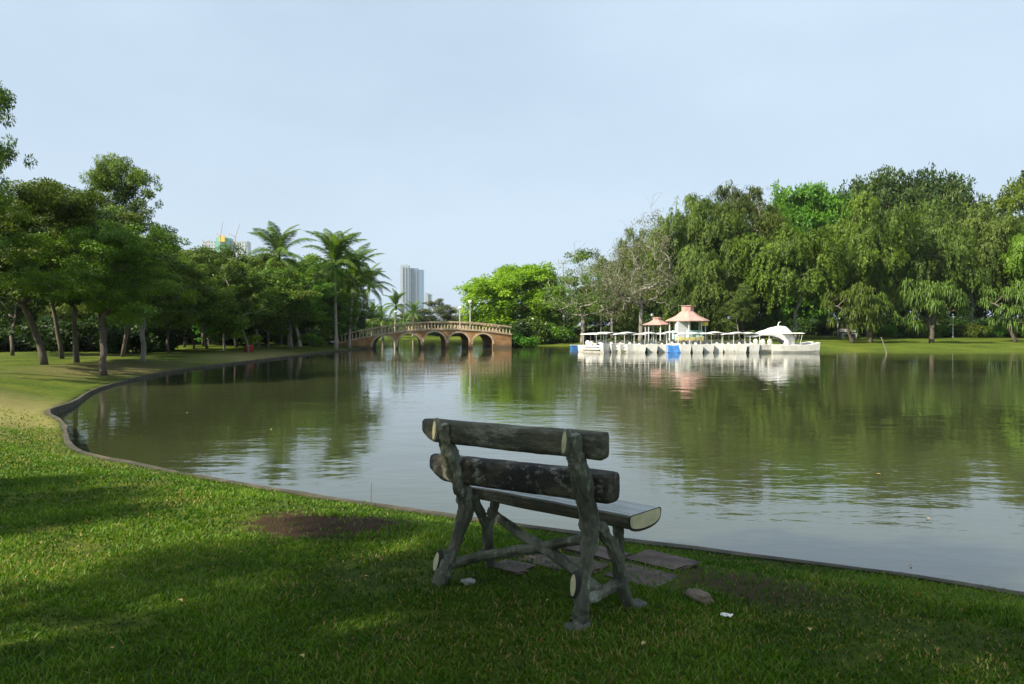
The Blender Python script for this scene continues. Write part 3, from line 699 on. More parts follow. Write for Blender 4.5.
# ---------------- right bank trees
RIGHT = [
 (brD, 516, 74, 7.7, 8.6, 'leaf_bright', None, NM, 'bright yellow green round tree at the right end of the bridge'),
 (brC, 549, 80, 6.9, 5.2, 'leaf_lime', None, NM, 'mid green tree close behind the bright round tree'),
 (airy, 583, 69, 7.6, 7.0, 'leaf_olive', None, NM, 'sparse olive tree with thin branches left of the bare tree'),
 (airy, 641, 66, 10.7, 6.4, 'leaf_dry', None, NM, 'tallest half bare tree with grey spreading twigs behind the boats'),
 (airy, 612, 73, 8.0, 6.0, 'leaf_dry', 'bark_pale', NM, 'half bare tree between the olive tree and the tallest bare tree'),
 (brA, 598, 84, 9.8, 6.6, 'leaf_mid', None, NM, 'dark leafy tree peeking over the sparse olive tree'),
 (csA, 632, 82, 11.8, 3.4, 'leaf_casu', None, CS, 'narrow feathery tree top behind the bare tree'),
 (csA, 668, 78, 12.4, 5.0, 'leaf_casu', None, CS, 'feathery casuarina nearest the bare tree'),
 (csB, 690, 73, 13.4, 5.4, 'leaf_casu', None, CS, 'feathery casuarina directly behind the large pink roof'),
 (csA, 716, 72, 13.0, 5.6, 'leaf_casu', None, CS, 'feathery casuarina just right of the large pink roof'),
 (csB, 742, 74, 14.6, 6.0, 'leaf_casu', None, CS, 'tallest feathery casuarina with drooping grey green branches'),
 (csA, 770, 78, 13.6, 5.6, 'leaf_weep', None, CS, 'yellowish casuarina beside the lime green crown'),
 (brD, 797, 92, 17.8, 9.0, 'leaf_lime', None, NM, 'lime green crown rising behind the casuarinas'),
 (umbT, 893, 98, 20.6, 19, 'leaf_rain', None, UM, 'broad umbrella shaped rain tree with rusty blossom, tallest on the right bank'),
 (wpA, 795, 68, 10.0, 8.4, 'leaf_weep', 'bark_pale', NM, 'weeping tree with a pale forked trunk behind the winged boat'),
 (wpB, 868, 72, 12.2, 8.4, 'leaf_weep', None, NM, 'weeping tree with the brightest crown below the rain tree'),
 (wpA, 838, 76, 9.6, 5.6, 'leaf_weep', None, NM, 'smaller weeping tree between the two large weeping trees'),
 (wpB, 930, 74, 12.0, 8.6, 'leaf_casu', None, NM, 'broad weeping tree above the middle screw pine'),
 (wpA, 972, 76, 12.6, 8.4, 'leaf_casu', None, NM, 'broad weeping tree between the middle and the last screw pine'),
 (brA, 1030, 84, 19.4, 10, 'leaf_mid', None, NM, 'tall dense tree cut by the right edge of the picture'),
 (wpB, 1040, 72, 11, 8, 'leaf_weep', None, NM, 'weeping tree cut by the right edge behind the last screw pine'),
 (strapB, 853, 62, 5.0, 3.9, 'leaf_casu', None, ST, 'screw pine with two leaning trunks at the left of the right lawn'),
 (strapA, 871, 63.5, 4.4, 3.6, 'leaf_casu', None, ST, 'small screw pine leaning right beside the two trunk one'),
 (strapA, 932, 61, 5.4, 4.6, 'leaf_olive', None, ST, 'middle screw pine with a single pale trunk on the right lawn'),
 (strapB, 1016, 64, 5.4, 4.2, 'leaf_olive', None, ST, 'last screw pine with brown dead leaves near the right edge'),
 (brB, 740, 66, 4.9, 3.2, 'leaf_olive', 'bark_pale', NM, 'small olive tree with a crooked pale trunk behind the boats'),
 (brC, 628, 70, 4.2, 2.0, 'leaf_olive', None, NM, 'small yellow green tree left of the small pink roof'),
]
for p, px, d, H, W, mt, bk, nom, lb in RIGHT:
    place(p, *at(px, d), H, W, lb, group='trees on the right bank', mat=mt, bark=bk, nom=nom)
for i in range(20):     # dark wood behind
    px = 560 + i * 26; d = rng.uniform(92, 112); top = np.interp(px, [560, 600, 660, 760, 1060], [290, 262, 225, 215, 205]) + rng.uniform(0, 18)
    H = 1.4 + (HZ - top) * d / F
    place([brC, brA, brC][i % 3], *at(px, d), H, min(H * .9, 10), 'dark broadleaf tree deep in the wood on the right', group='trees deep in the right wood', mat=['leaf_dark', 'leaf_mid'][i % 4 == 0], nom=NM)
for i in range(14):
    px = 560 + i * 34; d = rng.uniform(80, 90)
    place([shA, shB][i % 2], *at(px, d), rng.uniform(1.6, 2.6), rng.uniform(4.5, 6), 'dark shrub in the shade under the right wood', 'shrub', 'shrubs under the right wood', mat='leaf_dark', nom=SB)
for i in range(13):
    px = 878 + i * 13; place([shA, shB][i % 2], *at(px, rng.uniform(72, 75)), rng.uniform(.95, 1.35), rng.uniform(2.0, 2.6), 'low leafy shrub in the hedge line behind the screw pines', 'shrub', 'hedge shrubs behind the screw pines', mat=['leaf_mid', 'leaf_lime', 'leaf_dark', 'leaf_mid'][i % 4], nom=SB)
place(shW, *at(515, 63.6), 2.2, 3.2, 'white flowering shrub overhanging the right end of the bridge', 'shrub', nom=(1.4, 2))
place(shW, *at(529, 69), 2.6, 3.4, 'white flowering shrub just right of the bridge end shrub', 'shrub', nom=(1.4, 2), mat='leaf_mid')
place(shA, *at(521, 63.2), 1.2, 2.6, 'low yellow green shrub at the water right of the bridge', 'shrub', mat='leaf_lime', nom=SB)
place(shW, *at(556, 70), 1.9, 3.4, 'rounded light green shrub below the telecom mast', 'shrub', nom=(1.4, 2), mat='leaf_lime')
place(shA, *at(571, 71), .75, 2.4, 'low yellow leafed shrub on the grass left of the boats', 'shrub', mat='leaf_yellow', nom=SB)
place(shB, *at(541, 72), 1.3, 2.6, 'dark shrub between the flowering shrub and the light green one', 'shrub', mat='leaf_dark', nom=SB)

# ---------------- shade trees left of and behind the viewer (they cast the dappled shade on the bench lawn)
place(nearB, -7.0, -.4, 10.5, 3.6, 'tall broadleaf tree left behind the bench lawn', group='trees along the left bank', mat='leaf_mid', nom=NM, rz=1.0)
place(nearA, -11.3, 1.9, 8.8, 2.7, 'slim broadleaf tree left of the bench lawn', group='trees along the left bank', mat='leaf_mid', nom=NM, rz=2.0)
place(nearA, -4.4, -2.6, 7.6, 1.8, 'slim broadleaf tree behind the viewer', group='trees along the left bank', mat='leaf_mid', nom=NM, rz=.3)
place(nearB, -11.2, -3.2, 15, 3.4, 'tallest broadleaf tree behind the viewer', group='trees along the left bank', mat='leaf_mid', nom=NM, rz=.8)

# ------------------------------------------------------------------ foreground grass (uncountable: one object)
def vnoise(P, seed):
    g = np.random.RandomState(seed).uniform(-.7, .7, (256, 256)); i = np.floor(P).astype(int); f = P - i; f = f * f * (3 - 2 * f); x0, y0 = i[:, 0] % 256, i[:, 1] % 256; x1, y1 = (x0 + 1) % 256, (y0 + 1) % 256
    return (g[x0, y0] * (1 - f[:, 0]) + g[x1, y0] * f[:, 0]) * (1 - f[:, 1]) + (g[x0, y1] * (1 - f[:, 0]) + g[x1, y1] * f[:, 0]) * f[:, 1]
def grass():
    rs = np.random.RandomState(9)
    Ps = []
    for (d0, d1, dens) in ((2.6, 4.2, 6800), (4.2, 6.0, 4200), (6.0, 8.5, 2300), (8.5, 15, 1150)):
        w = .68 * d1 + .3; n = int(dens * 2 * w * (d1 - d0))
        P = np.column_stack([rs.uniform(-w, w, n), rs.uniform(d0, d1, n)])
        P = P[np.abs(P[:, 0]) < .67 * P[:, 1] + .3]; Ps.append(P)
    P = np.vstack(Ps); s_, _ = lake_sd(P)
    nz = vnoise(P * 2.2, 1) + .5 * vnoise(P * 7, 2)
    keep = (s_ > .05 - .09 * np.clip(nz + .2, 0, 1)) & (rs.uniform(0, 1, len(P)) > (P[:, 1] - 10) / 5)
    keep &= s_ > -.01
    def ell(c, r, rot):
        q = P - np.array(c); ca, sa = math.cos(-rot), math.sin(-rot)
        return np.hypot((q[:, 0] * ca - q[:, 1] * sa) / r[0], (q[:, 0] * sa + q[:, 1] * ca) / r[1])
    u = rs.uniform(0, 1, len(P))
    e1 = ell(SOIL[:2], (SOIL[2], SOIL[3]), -.15) + nz * .9
    keep &= ~((e1 < .95) & (u < .93))
    keep &= ~((e1 < 1.35) & (u < .5))
    e2 = ell((.78, 4.62), (.80, .42), -.45) + nz * .25
    keep &= ~((e2 < .95) & (u < .72))
    e3 = ell((1.45, 4.25), (.45, .3), -.7) + nz * .4
    keep &= ~((e3 < .8) & (u < .6))
    keep &= ~((nz < -.42) & (u < .6))
    for fx, fy in ((.305, 3.675), (.62, 3.96)): keep &= ~((np.hypot(P[:, 0] - fx, P[:, 1] - fy) < .065) & (u < .8))
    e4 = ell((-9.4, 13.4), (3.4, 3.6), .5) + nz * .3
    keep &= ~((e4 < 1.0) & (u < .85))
    P = P[keep]; nz = nz[keep]; s_ = s_[keep]; n = len(P)
    z = land_z(P, np.maximum(s_, 0))
    d = P[:, 1]
    h = (.014 + .012 * rs.rand(n)) * (1 + .45 * nz) * np.where(rs.rand(n) < .05, 1.6, 1)
    h *= np.where(s_ < .3, .75, 1)
    w = (.0024 + .0018 * rs.rand(n)) * np.maximum(1, d / 4.0) ** .9
    a = rs.uniform(0, 6.283, n); ln = rs.uniform(.25, 1.5, n) * h
    sx, sy = np.cos(a) * w, np.sin(a) * w; b_ = rs.uniform(0, 6.283, n); lx, ly = np.cos(b_) * ln, np.sin(b_) * ln
    V = np.empty((n, 5, 3))
    V[:, 0] = np.column_stack([P[:, 0] - sx, P[:, 1] - sy, z - .004]); V[:, 1] = np.column_stack([P[:, 0] + sx, P[:, 1] + sy, z - .004])
    V[:, 2] = np.column_stack([P[:, 0] + sx * .8 + lx * .4, P[:, 1] + sy * .8 + ly * .4, z + h * .6]); V[:, 3] = np.column_stack([P[:, 0] - sx * .8 + lx * .4, P[:, 1] - sy * .8 + ly * .4, z + h * .6])
    V[:, 4] = np.column_stack([P[:, 0] + lx, P[:, 1] + ly, z + h])
    b0 = np.arange(n)[:, None] * 5
    Q = np.vstack([b0 + np.array([[0, 1, 2]]), b0 + np.array([[0, 2, 3]]), b0 + np.array([[3, 2, 4]])])
    thatch = np.clip(vnoise(P * 1.1, 7) + .5 * vnoise(P * 4.3, 8) - .12, 0, 1); T = np.clip(.45 + nz * .45 + rs.normal(size=n) * .2, 0, 1); T = np.where(rs.rand(n) < .015 + .28 * thatch, 1.0, T * .9)
    me = mesh_np('grass', V.reshape(-1, 3), Q, np.repeat(T, 5))
    gm = leaf_mat('grass_blade', (.016, .045, .0015), (.072, .145, .003), (.165, .245, .008), transl=.35, var=0)
    cr = [n_ for n_ in gm.node_tree.nodes if n_.type == 'VALTORGB'][0]; e = cr.color_ramp.elements.new(.93); e.color = (.17, .24, .03, 1); cr.color_ramp.elements[-1].color = (.28, .20, .075, 1)
    tag(link('grass', me, gm), 'short mown green grass blades on the bank around the bench', 'grass', kind='stuff')
grass()

# ------------------------------------------------------------------ bench (concrete shaped like logs)
def bench_mat(name, stops, lich=(.42, .44, .36), amt=.6, rough=.75, stretch=(1, 1, .35)):
    m, nt, b = new_mat(name); L = nt.links.new
    tc = N(nt, 'ShaderNodeTexCoord'); mp = N(nt, 'ShaderNodeMapping'); mp.inputs['Scale'].default_value = stretch
    n1 = N(nt, 'ShaderNodeTexNoise', Scale=7, Detail=8, Roughness=.65); n2 = N(nt, 'ShaderNodeTexNoise', Scale=26, Detail=8, Roughness=.7); n3 = N(nt, 'ShaderNodeTexNoise', Scale=11, Detail=10, Roughness=.75)
    L(tc.outputs['Object'], mp.inputs[0])
    for n_ in (n1, n2, n3): L(mp.outputs[0], n_.inputs['Vector'])
    n2.inputs['Scale'].default_value = 48
    r = ramp(nt, stops); L(n1.outputs['Fac'], r.inputs[0])
    mr = N(nt, 'ShaderNodeMapRange'); mr.inputs[1].default_value = .53; mr.inputs[2].default_value = .62; mr.inputs[4].default_value = amt; L(n3.outputs['Fac'], mr.inputs[0])
    mx = N(nt, 'ShaderNodeMix'); mx.data_type = 'RGBA'; mx.inputs[7].default_value = (*lich, 1); L(mr.outputs[0], mx.inputs[0]); L(r.outputs[0], mx.inputs[6]); L(mx.outputs[2], b.inputs['Base Color'])
    bp = N(nt, 'ShaderNodeBump', Strength=1.0, Distance=.02); L(n2.outputs['Fac'], bp.inputs['Height']); L(bp.outputs[0], b.inputs['Normal']); b.inputs['Roughness'].default_value = rough
    return m
leg_m = bench_mat('log_concrete', [(.32, (.034, .036, .021)), (.5, (.105, .108, .068)), (.68, (.235, .235, .165))], lich=(.40, .42, .33), amt=.6)
log_m = bench_mat('weathered_log', [(.33, (.022, .021, .012)), (.5, (.075, .070, .038)), (.67, (.155, .145, .085))], lich=(.34, .33, .24), amt=.45, stretch=(.4, 1, 1))
log2_m = bench_mat('mossy_log', [(.36, (0.0050, 0.0042, 0.0025)), (.5, (0.0235, 0.0185, 0.0101)), (.66, (0.1176, 0.1008, 0.0546))], lich=(0.4200, 0.4032, 0.3192), amt=.75, stretch=(.7, 1, .8))
cut_m = mottled('cut_cream', [(.3, (0.3528, 0.3192, 0.1596)), (.55, (0.5208, 0.4788, 0.2772)), (.75, (0.5880, 0.5544, 0.3528))], scale=14, bump=.3, rough=.7, dist=.004)
rim_m = mottled('cut_rim', [(.3, (.01, .009, .008)), (.7, (.035, .03, .025))], scale=14, bump=.4, rough=.8, dist=.005)
seat_m = bench_mat('seat_concrete', [(.3, (.28, .29, .27)), (.5, (.44, .46, .44)), (.7, (.56, .58, .56))], lich=(.5, .5, .46), amt=.4, rough=.33, stretch=(.4, 1, 1))
bench = empty('park_bench', (.305, 3.68, 0), math.atan2(-.662, .749), 'weathered concrete bench shaped like rough split logs standing on the grass by the water', 'bench')

def smooth_path(pts, rads, k=7):
    P = catmull([(*p, r) for p, r in zip(pts, rads)], 1e9)
    out = []
    A = [np.array((*p, r), float) for p, r in zip(pts, rads)]; n = len(A)
    for i in range(n - 1):
        p0, p1, p2, p3 = A[max(i - 1, 0)], A[i], A[i + 1], A[min(i + 2, n - 1)]
        for j in range(k):
            t = j / k; out.append(.5 * ((2 * p1) + (-p0 + p2) * t + (2 * p0 - 5 * p1 + 4 * p2 - p3) * t * t + (-p0 + 3 * p1 - 3 * p2 + p3) * t ** 3))
    out.append(A[-1]); out = np.array(out); return [tuple(q[:3]) for q in out], list(out[:, 3])
def limb(mb, pts, rads, seed, n=34, wob=.24):
    p, r = smooth_path(pts, rads, 16); mb.tube(p, [q * .9 for q in r], n=n, wob=wob, seed=seed, ridge=.22)
def cut_face(parent, c, normal, up, a, b_, seed, rmat=None):
    """sawn branch stub: dark bark collar and pale cut face"""
    nrm = Vector(normal).normalized(); up = Vector(up); up = (up - nrm * up.dot(nrm)).normalized(); sx = nrm.cross(up); c = Vector(c); n = 22
    mbr = MB(); mbf = MB(); outer, inner, back, face = [], [], [], []
    for k in range(n):
        t = 2 * math.pi * k / n; w = 1 + .08 * mnoise.noise(Vector((math.cos(t) * 1.5, math.sin(t) * 1.5, seed)))
        e = sx * (math.cos(t) * a * w) + up * (math.sin(t) * b_ * w)
        back.append(c - nrm * .022 + e * 1.12); outer.append(c + e * 1.07); inner.append(c + nrm * .003 + e * .86); face.append(c + nrm * .001 + e * .90)
    vs_ = back + outer + inner; f = []
    for r_ in range(2):
        for k in range(n): k2 = (k + 1) % n; f.append((r_ * n + k, r_ * n + k2, (r_ + 1) * n + k2, (r_ + 1) * n + k))
    mbr.add(vs_, f).build('cut_rim', rmat or rim_m, parent, smooth=True)
    mid = [c + nrm * .006 + (p - c - nrm * .001) * .55 for p in face]
    mbf.add(face + mid + [c + nrm * .007], [(k, (k + 1) % n, n + (k + 1) % n, n + k) for k in range(n)] + [(n + k, n + (k + 1) % n, 2 * n) for k in range(n)]).build('cut_face', cut_m, parent, smooth=True)

# rear legs
mb = MB(); limb(mb, [(0, .022, -.06), (0, .025, .03), (0, .03, .1), (0, .062, .249), (0, .1, .39), (0, .079, .531), (0, .012, .72), (-.008, -.008, .80), (-.012, -.027, .893)], [.047, .040, .038, .031, .045, .052, .048, .042, .038], 2.0)
legR = mb.build('leg', leg_m, bench, smooth=True)
cut_face(legR, (-.028, -.066, .86), (-.18, -1, .10), (0.02, 0.05, 1), .020, .060, 1, leg_m)
cut_face(legR, (-.022, -.004, .185), (-.15, -1, .05), (.06, 0, 1), .022, .060, 2)
U0 = -.92
mb = MB(); limb(mb, [(U0, -.02, -.06), (U0, -.004, .02), (U0, .037, .104), (U0, .092, .168), (U0, .146, .278), (U0, .193, .392), (U0, .146, .521), (U0, .077, .674), (U0, .03, .79), (U0, .015, .862)], [.05, .045, .042, .034, .040, .050, .052, .048, .042, .038], 5.0)
legL = mb.build('leg', leg_m, bench, smooth=True)
cut_face(legL, (U0 - .026, -.024, .835), (-.18, -1, .1), (0, .05, 1), .019, .058, 3, leg_m)
cut_face(legL, (U0 - .026, -.012, .115), (-.15, -1, .2), (.12, 0, 1), .026, .060, 4)
# front legs: a foot that forks towards the seat
for (uo, foot, mer, fa, fb, sd_) in ((.02, (.05, .393, -.05), (.02, .308, .224), (.02, .15, .44), (.02, .30, .44), 7), (-.90, (-.91, .41, -.05), (-.90, .35, .22), (-.90, .215, .44), (-.90, .43, .44), 9)):
    mb = MB()
    limb(mb, [foot, tuple((Vector(foot) + Vector(mer)) / 2 + Vector((0, -.012, 0))), mer, tuple((Vector(mer) * .45 + Vector(fb) * .55) + Vector((0, .006, 0))), fb], [.040, .030, .034, .027, .033], sd_)
    limb(mb, [mer, tuple((Vector(mer) + Vector(fa)) / 2 + Vector((0, .008, 0))), fa], [.028, .028, .036], sd_ + 1)
    mb.build('leg', leg_m, bench, smooth=True)
# side stretchers
mb = MB(); limb(mb, [(0, .03, .125), (.01, .12, .105), (.01, .22, .118), (.03, .35, .13)], [.036, .027, .028, .034], 11); mb.build('stretcher', leg_m, bench, smooth=True)
mb = MB(); limb(mb, [(U0, .055, .09), (U0 + .01, .14, .085), (U0 + .01, .25, .09), (U0 + .02, .37, .10)], [.034, .026, .026, .03], 12); mb.build('stretcher', leg_m, bench, smooth=True)
# crossed brace
K = (-.42, .26, .235)
mb = MB()
limb(mb, [K, (-.62, .31, .26), (-.89, .36, .335)], [.036, .026, .030], 13)
limb(mb, [K, (-.65, .20, .175), (-.90, .10, .10)], [.034, .030, .028], 14)
limb(mb, [K, (-.22, .21, .31), (-.01, .13, .385)], [.036, .025, .028], 15)
limb(mb, [K, (-.25, .22, .20), (-.0, .18, .118)], [.036, .030, .026], 16)
mb.build('cross_brace', leg_m, bench, smooth=True)
# split log boards
def log_board(name, u0, u1, vL, vR, z0, z1, hh, th, mat, seed, bow=.01, endl=.12, endr=.03):
    """half round slab: flat front towards the seat, rounded back towards the viewer"""
    n, k = 130, 56; vs_, f = [], []
    for i in range(n + 1):
        t = i / n; u = u0 + (u1 - u0) * t; zc = z0 + (z1 - z0) * t; v0 = vL + (vR - vL) * t
        sL = min(1, t * (u1 - u0) / endl + .0); sR = min(1, (1 - t) * (u1 - u0) / endr)
        sc = (.62 + .38 * math.sin(sL * math.pi / 2)) * (.90 + .10 * math.sin(sR * math.pi / 2)); zc += (1 - sc) * hh * .42
        for j in range(k):
            a = 2 * math.pi * j / k; cx, sz = math.cos(a), math.sin(a)
            e = .52; dz = math.copysign(abs(sz) ** e, sz) * hh / 2 * sc
            dv = (math.copysign(abs(cx) ** .8, cx)) * (th * .35 if cx > 0 else th * .65) * sc
            nn = mnoise.noise(Vector((u * 5, math.cos(a) * .8 + seed, math.sin(a) * .8))) * .010 + mnoise.noise(Vector((u * 2.5, math.cos(a) * 5 + seed, math.sin(a) * 5))) * .007 + mnoise.noise(Vector((u * 30, cx * 6 + seed, sz * 6))) * .0025 + mnoise.noise(Vector((u * 14, cx * 2 + seed, sz * 2))) * .004
            vs_.append((u, v0 + dv * (1 + nn * 8) - bow * math.sin(math.pi * t), zc + dz * (1 + nn * 5)))
    for i in range(n):
        for j in range(k): j2 = (j + 1) % k; f.append((i * k + j, (i + 1) * k + j, (i + 1) * k + j2, i * k + j2))
    for base, flip, uu in ((0, 0, u0 - .004), (n * k, 1, u1 + .004)):
        c = np.mean([vs_[base + j] for j in range(k)], axis=0); ci = len(vs_); vs_.append((uu, c[1], c[2]))
        for j in range(k):
            j2 = (j + 1) % k; f.append((base + j, base + j2, ci) if not flip else (base + j2, base + j, ci))
    return MB().add(vs_, f).build(name, mat, bench, smooth=True)
b1_ = log_board('backrest_log', -1.145, .115, .098, .066, .808, .842, .130, .075, log_m, 1)
b2_ = log_board('backrest_log', -1.18, .110, .20, .15, .583, .636, .152, .11, log2_m, 6, endl=.16)
tag(b1_, 'pale upper backrest log'); tag(b2_, 'dark mossy lower backrest log with white patches')
# seat: half log, flat face up
def seat():
    n = 50; vs_, f = [], []; u0, u1 = -1.06, .125; va, vb = .235, .525; k = 14
    prof = [(va, .012)] + [(va + .004 + (vb - va) * t, .034) for t in (0, .5, 1)] + [(vb + .012, .012)]
    under = [(vb - (vb - va) * (.5 - .5 * math.cos(math.pi * t)) , -.046 * math.sin(math.pi * t) ** .8) for t in np.linspace(.08, .92, 9)]
    ring = [(va + .001, .036), (va + .02, .040)] + [(va + (vb - va) * t, .040) for t in (.2, .4, .6, .8)] + [(vb - .015, .040), (vb, .034), (vb + .004, .015)] + [(v, z) for v, z in under] + [(va - .003, .008)]
    k = len(ring)
    for i in range(n + 1):
        t = i / n; u = u0 + (u1 - u0) * t
        for j, (v, z) in enumerate(ring):
            nn = mnoise.noise(Vector((u * 4, v * 9, z * 20))) * .005
            vs_.append((u, v + nn, .447 + z + nn * .5))
    for i in range(n):
        for j in range(k): j2 = (j + 1) % k; f.append((i * k + j, i * k + j2, (i + 1) * k + j2, (i + 1) * k + j))
    f.append(tuple(range(k))); f.append(tuple(n * k + j for j in range(k - 1, -1, -1)))
    o = MB().add(vs_, f).build('seat', seat_m, bench, smooth=False); o.data.materials.append(log_m)
    for i in range(n):
        for j in range(k):
            if j == 0 or j > 6: o.data.polygons[i * k + j].material_index = 1
    # sawn end with pale face and dark bark edge
    for end, uu, sg in ((n, u1, 1), (0, u0, -1)):
        rg = [Vector((uu + sg * .003, v, .447 + z)) for v, z in ring]; c = sum(rg, Vector()) / k
        rim = [Vector((uu + sg * .002, c.y + (p.y - c.y) * 1.03, c.z + (p.z - c.z) * (1.10 if p.z < c.z else 1.0))) for p in rg]
        MB().add(rim, [tuple(range(k)) if sg < 0 else tuple(range(k - 1, -1, -1))]).build('cut_rim', rim_m, o)
        inn = [Vector((uu + sg * .006, c.y + (p.y - c.y) * .93, c.z + (p.z - c.z) * (.80 if p.z < c.z else .93))) for p in rg]
        MB().add(inn, [tuple(range(k)) if sg < 0 else tuple(range(k - 1, -1, -1))]).build('cut_face', cut_m, o)
    # grooves between the seat boards
    return o
so = seat()
# plank grooves in the seat material
nt = seat_m.node_tree; L = nt.links.new; b = nt.nodes['Principled BSDF']; tc = [n_ for n_ in nt.nodes if n_.type == 'TEX_COORD'][0]
wv = N(nt, 'ShaderNodeTexWave', Scale=3.3); wv.bands_direction = 'Y'; wv.inputs['Distortion'].default_value = .6; wv.inputs['Detail Scale'].default_value = 3
L(tc.outputs['Object'], wv.inputs['Vector']); gr = N(nt, 'ShaderNodeMapRange'); gr.inputs[1].default_value = 0; gr.inputs[2].default_value = .12; L(wv.outputs['Fac'], gr.inputs[0])
bp2 = N(nt, 'ShaderNodeBump', Strength=.9, Distance=.008); old = b.inputs['Normal'].links[0].from_socket; L(gr.outputs[0], bp2.inputs['Height']); L(old, bp2.inputs['Normal']); L(bp2.outputs[0], b.inputs['Normal'])

# ------------------------------------------------------------------ paving fragments, stones, litter
pav_m = mottled('red_paving', [(.3, (0.0294, 0.0202, 0.0151)), (.5, (0.0714, 0.0462, 0.0353)), (.75, (0.1344, 0.0966, 0.0756))], scale=9, bump=.8, rough=.85, dist=.01)
rock_m = mottled('brown_stone', [(.3, (0.0840, 0.0588, 0.0378)), (.5, (0.1596, 0.1176, 0.0756)), (.75, (0.2352, 0.1848, 0.1260))], scale=14, bump=.9, rough=.85, dist=.01)
pale_m = mottled('pale_stone', [(.3, (.20, .19, .16)), (.7, (.42, .40, .36))], scale=14, bump=.9, rough=.85, dist=.01)
foot_m = mottled('footing_concrete', [(.3, (.05, .048, .04)), (.7, (.15, .14, .12))], scale=12, bump=.8, rough=.9, dist=.01)
def rock(name, c, d, rz, mat, seed, label, cat, flat=False, group=None):
    bm = bmesh.new(); bmesh.ops.create_cube(bm, size=1); bmesh.ops.subdivide_edges(bm, edges=bm.edges[:], cuts=5, use_grid_fill=True)
    for v in bm.verts:
        p = v.co.copy(); sph = p.normalized() * .5
        q = p.lerp(sph, .12 if flat else .55)
        nn = mnoise.noise(q * 3.1 + Vector((seed * 5, 0, seed))) * (.10 if flat else .22) + mnoise.noise(q * 9 + Vector((seed, 0, 0))) * .05
        q += q.normalized() * nn * (1 if not flat or abs(q.z) < .45 else .3)
        v.co = Vector((q.x * d[0], q.y * d[1], q.z * d[2]))
    me = bpy.data.meshes.new(name); bm.to_mesh(me); bm.free()
    o = link(name, me, mat, smooth=not flat); o.location = c; o.rotation_euler = (random.Random(seed).uniform(-.03, .03), random.Random(seed + 1).uniform(-.03, .03), rz); tag(o, label, cat, group); return o
BR = math.atan2(-.662, .749)
slabs = [((.10, 4.83), (.42, .26), .0, 'reddish paving slab at the left end of the broken paving behind the bench'), ((.36, 4.60), (.34, .30), .05, 'reddish paving slab between the front legs of the bench'),
 ((.52, 4.87), (.40, .22), -.03, 'narrow reddish slab on the water side of the broken paving'), ((.72, 4.42), (.36, .30), .04, 'reddish slab at the right front leg of the bench'), ((.88, 4.70), (.38, .26), -.06, 'reddish slab right of the bench on the water side'),
 ((.0, 4.56), (.24, .20), .1, 'small reddish slab half hidden in grass at the left of the paving')]
for i, ((x, y), (a, b_), rz, lb) in enumerate(slabs):
    rock('paving_slab', (x, y, -.019 + .005 * (i % 3)), (a * .95, b_ * .95, .05), BR + rz, pav_m, i + 2, lb, 'paving slab', True, 'broken paving slabs under the bench')
rock('stone', (.955, 4.03, .012), (.15, .075, .06), -1.0, rock_m, 21, 'rough brown stone lying in the grass right of the bench', 'stone')
rock('stone', (-.235, 4.28, .008), (.07, .05, .04), .4, pale_m, 22, 'small pale stone in the grass beside the left rear leg of the bench', 'stone')
rock('leg_footing', (.62, 3.96, -.006), (.13, .09, .04), .2, foot_m, 23, 'rough concrete footing around the right front leg of the bench', 'footing')
rock('leg_footing', (.305, 3.675, -.008), (.13, .10, .04), .5, foot_m, 24, 'rough concrete footing around the right rear leg of the bench', 'footing')
# crumpled scrap of paper
mb = MB(); pp = []
for i in range(5):
    for j in range(4): pp.append((i * .013, j * .012, .022 + .012 * mnoise.noise(Vector((i * 1.1, j * 1.3, 2)))))
mb.add(pp, [(i * 4 + j, (i + 1) * 4 + j, (i + 1) * 4 + j + 1, i * 4 + j + 1) for i in range(4) for j in range(3)])
o = mb.build('paper_scrap', M['white_paint']); o.location = (.99, 3.76, .0); o.rotation_euler = (0, 0, -.6); so_ = o.modifiers.new('s', 'SOLIDIFY'); so_.thickness = .002
tag(o, 'small white crumpled paper scrap in the grass right of the brown stone', 'litter')
# dry leaves in the grass and on the water
lf_m = mottled('dry_leaf', [(.3, (.32, .2, .06)), (.7, (.5, .38, .14))], scale=30, bump=0, rough=.7)
def dry_leaf(x, y, z, rz, L_, label, group):
    pp = []
    for i in range(7):
        t = i / 6; w = L_ * .28 * math.sin(math.pi * (t * .92 + .04)); zz = .006 * math.sin(t * 3)
        pp += [(L_ * (t - .5), -w, zz + .004), (L_ * (t - .5), 0, zz), (L_ * (t - .5), w, zz + .005)]
    o = MB().add(pp, [(i * 3 + j, (i + 1) * 3 + j, (i + 1) * 3 + j + 1, i * 3 + j + 1) for i in range(6) for j in range(2)]).build('fallen_leaf', lf_m)
    o.location = (x, y, z); o.rotation_euler = (0, 0, rz); tag(o, label, 'leaf', group)
rl = random.Random(31)
for px, py in ((108, 660), (300, 668), (548, 610), (812, 640), (645, 655), (240, 560), (365, 585), (178, 610)):
    d = 1.4 * F / (py - HZ); x, y = at(px, d); dry_leaf(x, y, .034, rl.uniform(0, 6), rl.uniform(.022, .04), 'small dry tan leaf lying in the lawn grass', 'dry leaves on the lawn')
for px, py in ((913, 568), (880, 475), (330, 440), (186, 413), (700, 430), (780, 405), (270, 430), (930, 520)):
    d = 1.75 * F / (py - HZ); x, y = at(px, d); dry_leaf(x, y, WATER_Z + .003, rl.uniform(0, 6), rl.uniform(.035, .06), 'small yellow leaf floating on the lake', 'leaves floating on the lake')
# thin stick in the water by the kerb
MB().tube([(-1.35, 7.55, -.5), (-1.34, 7.56, -.1)], [.006, .003], n=5).build('twig', M['bark']); tag(bpy.data.objects['twig'], 'thin twig standing upright in the water by the near kerb', 'twig')

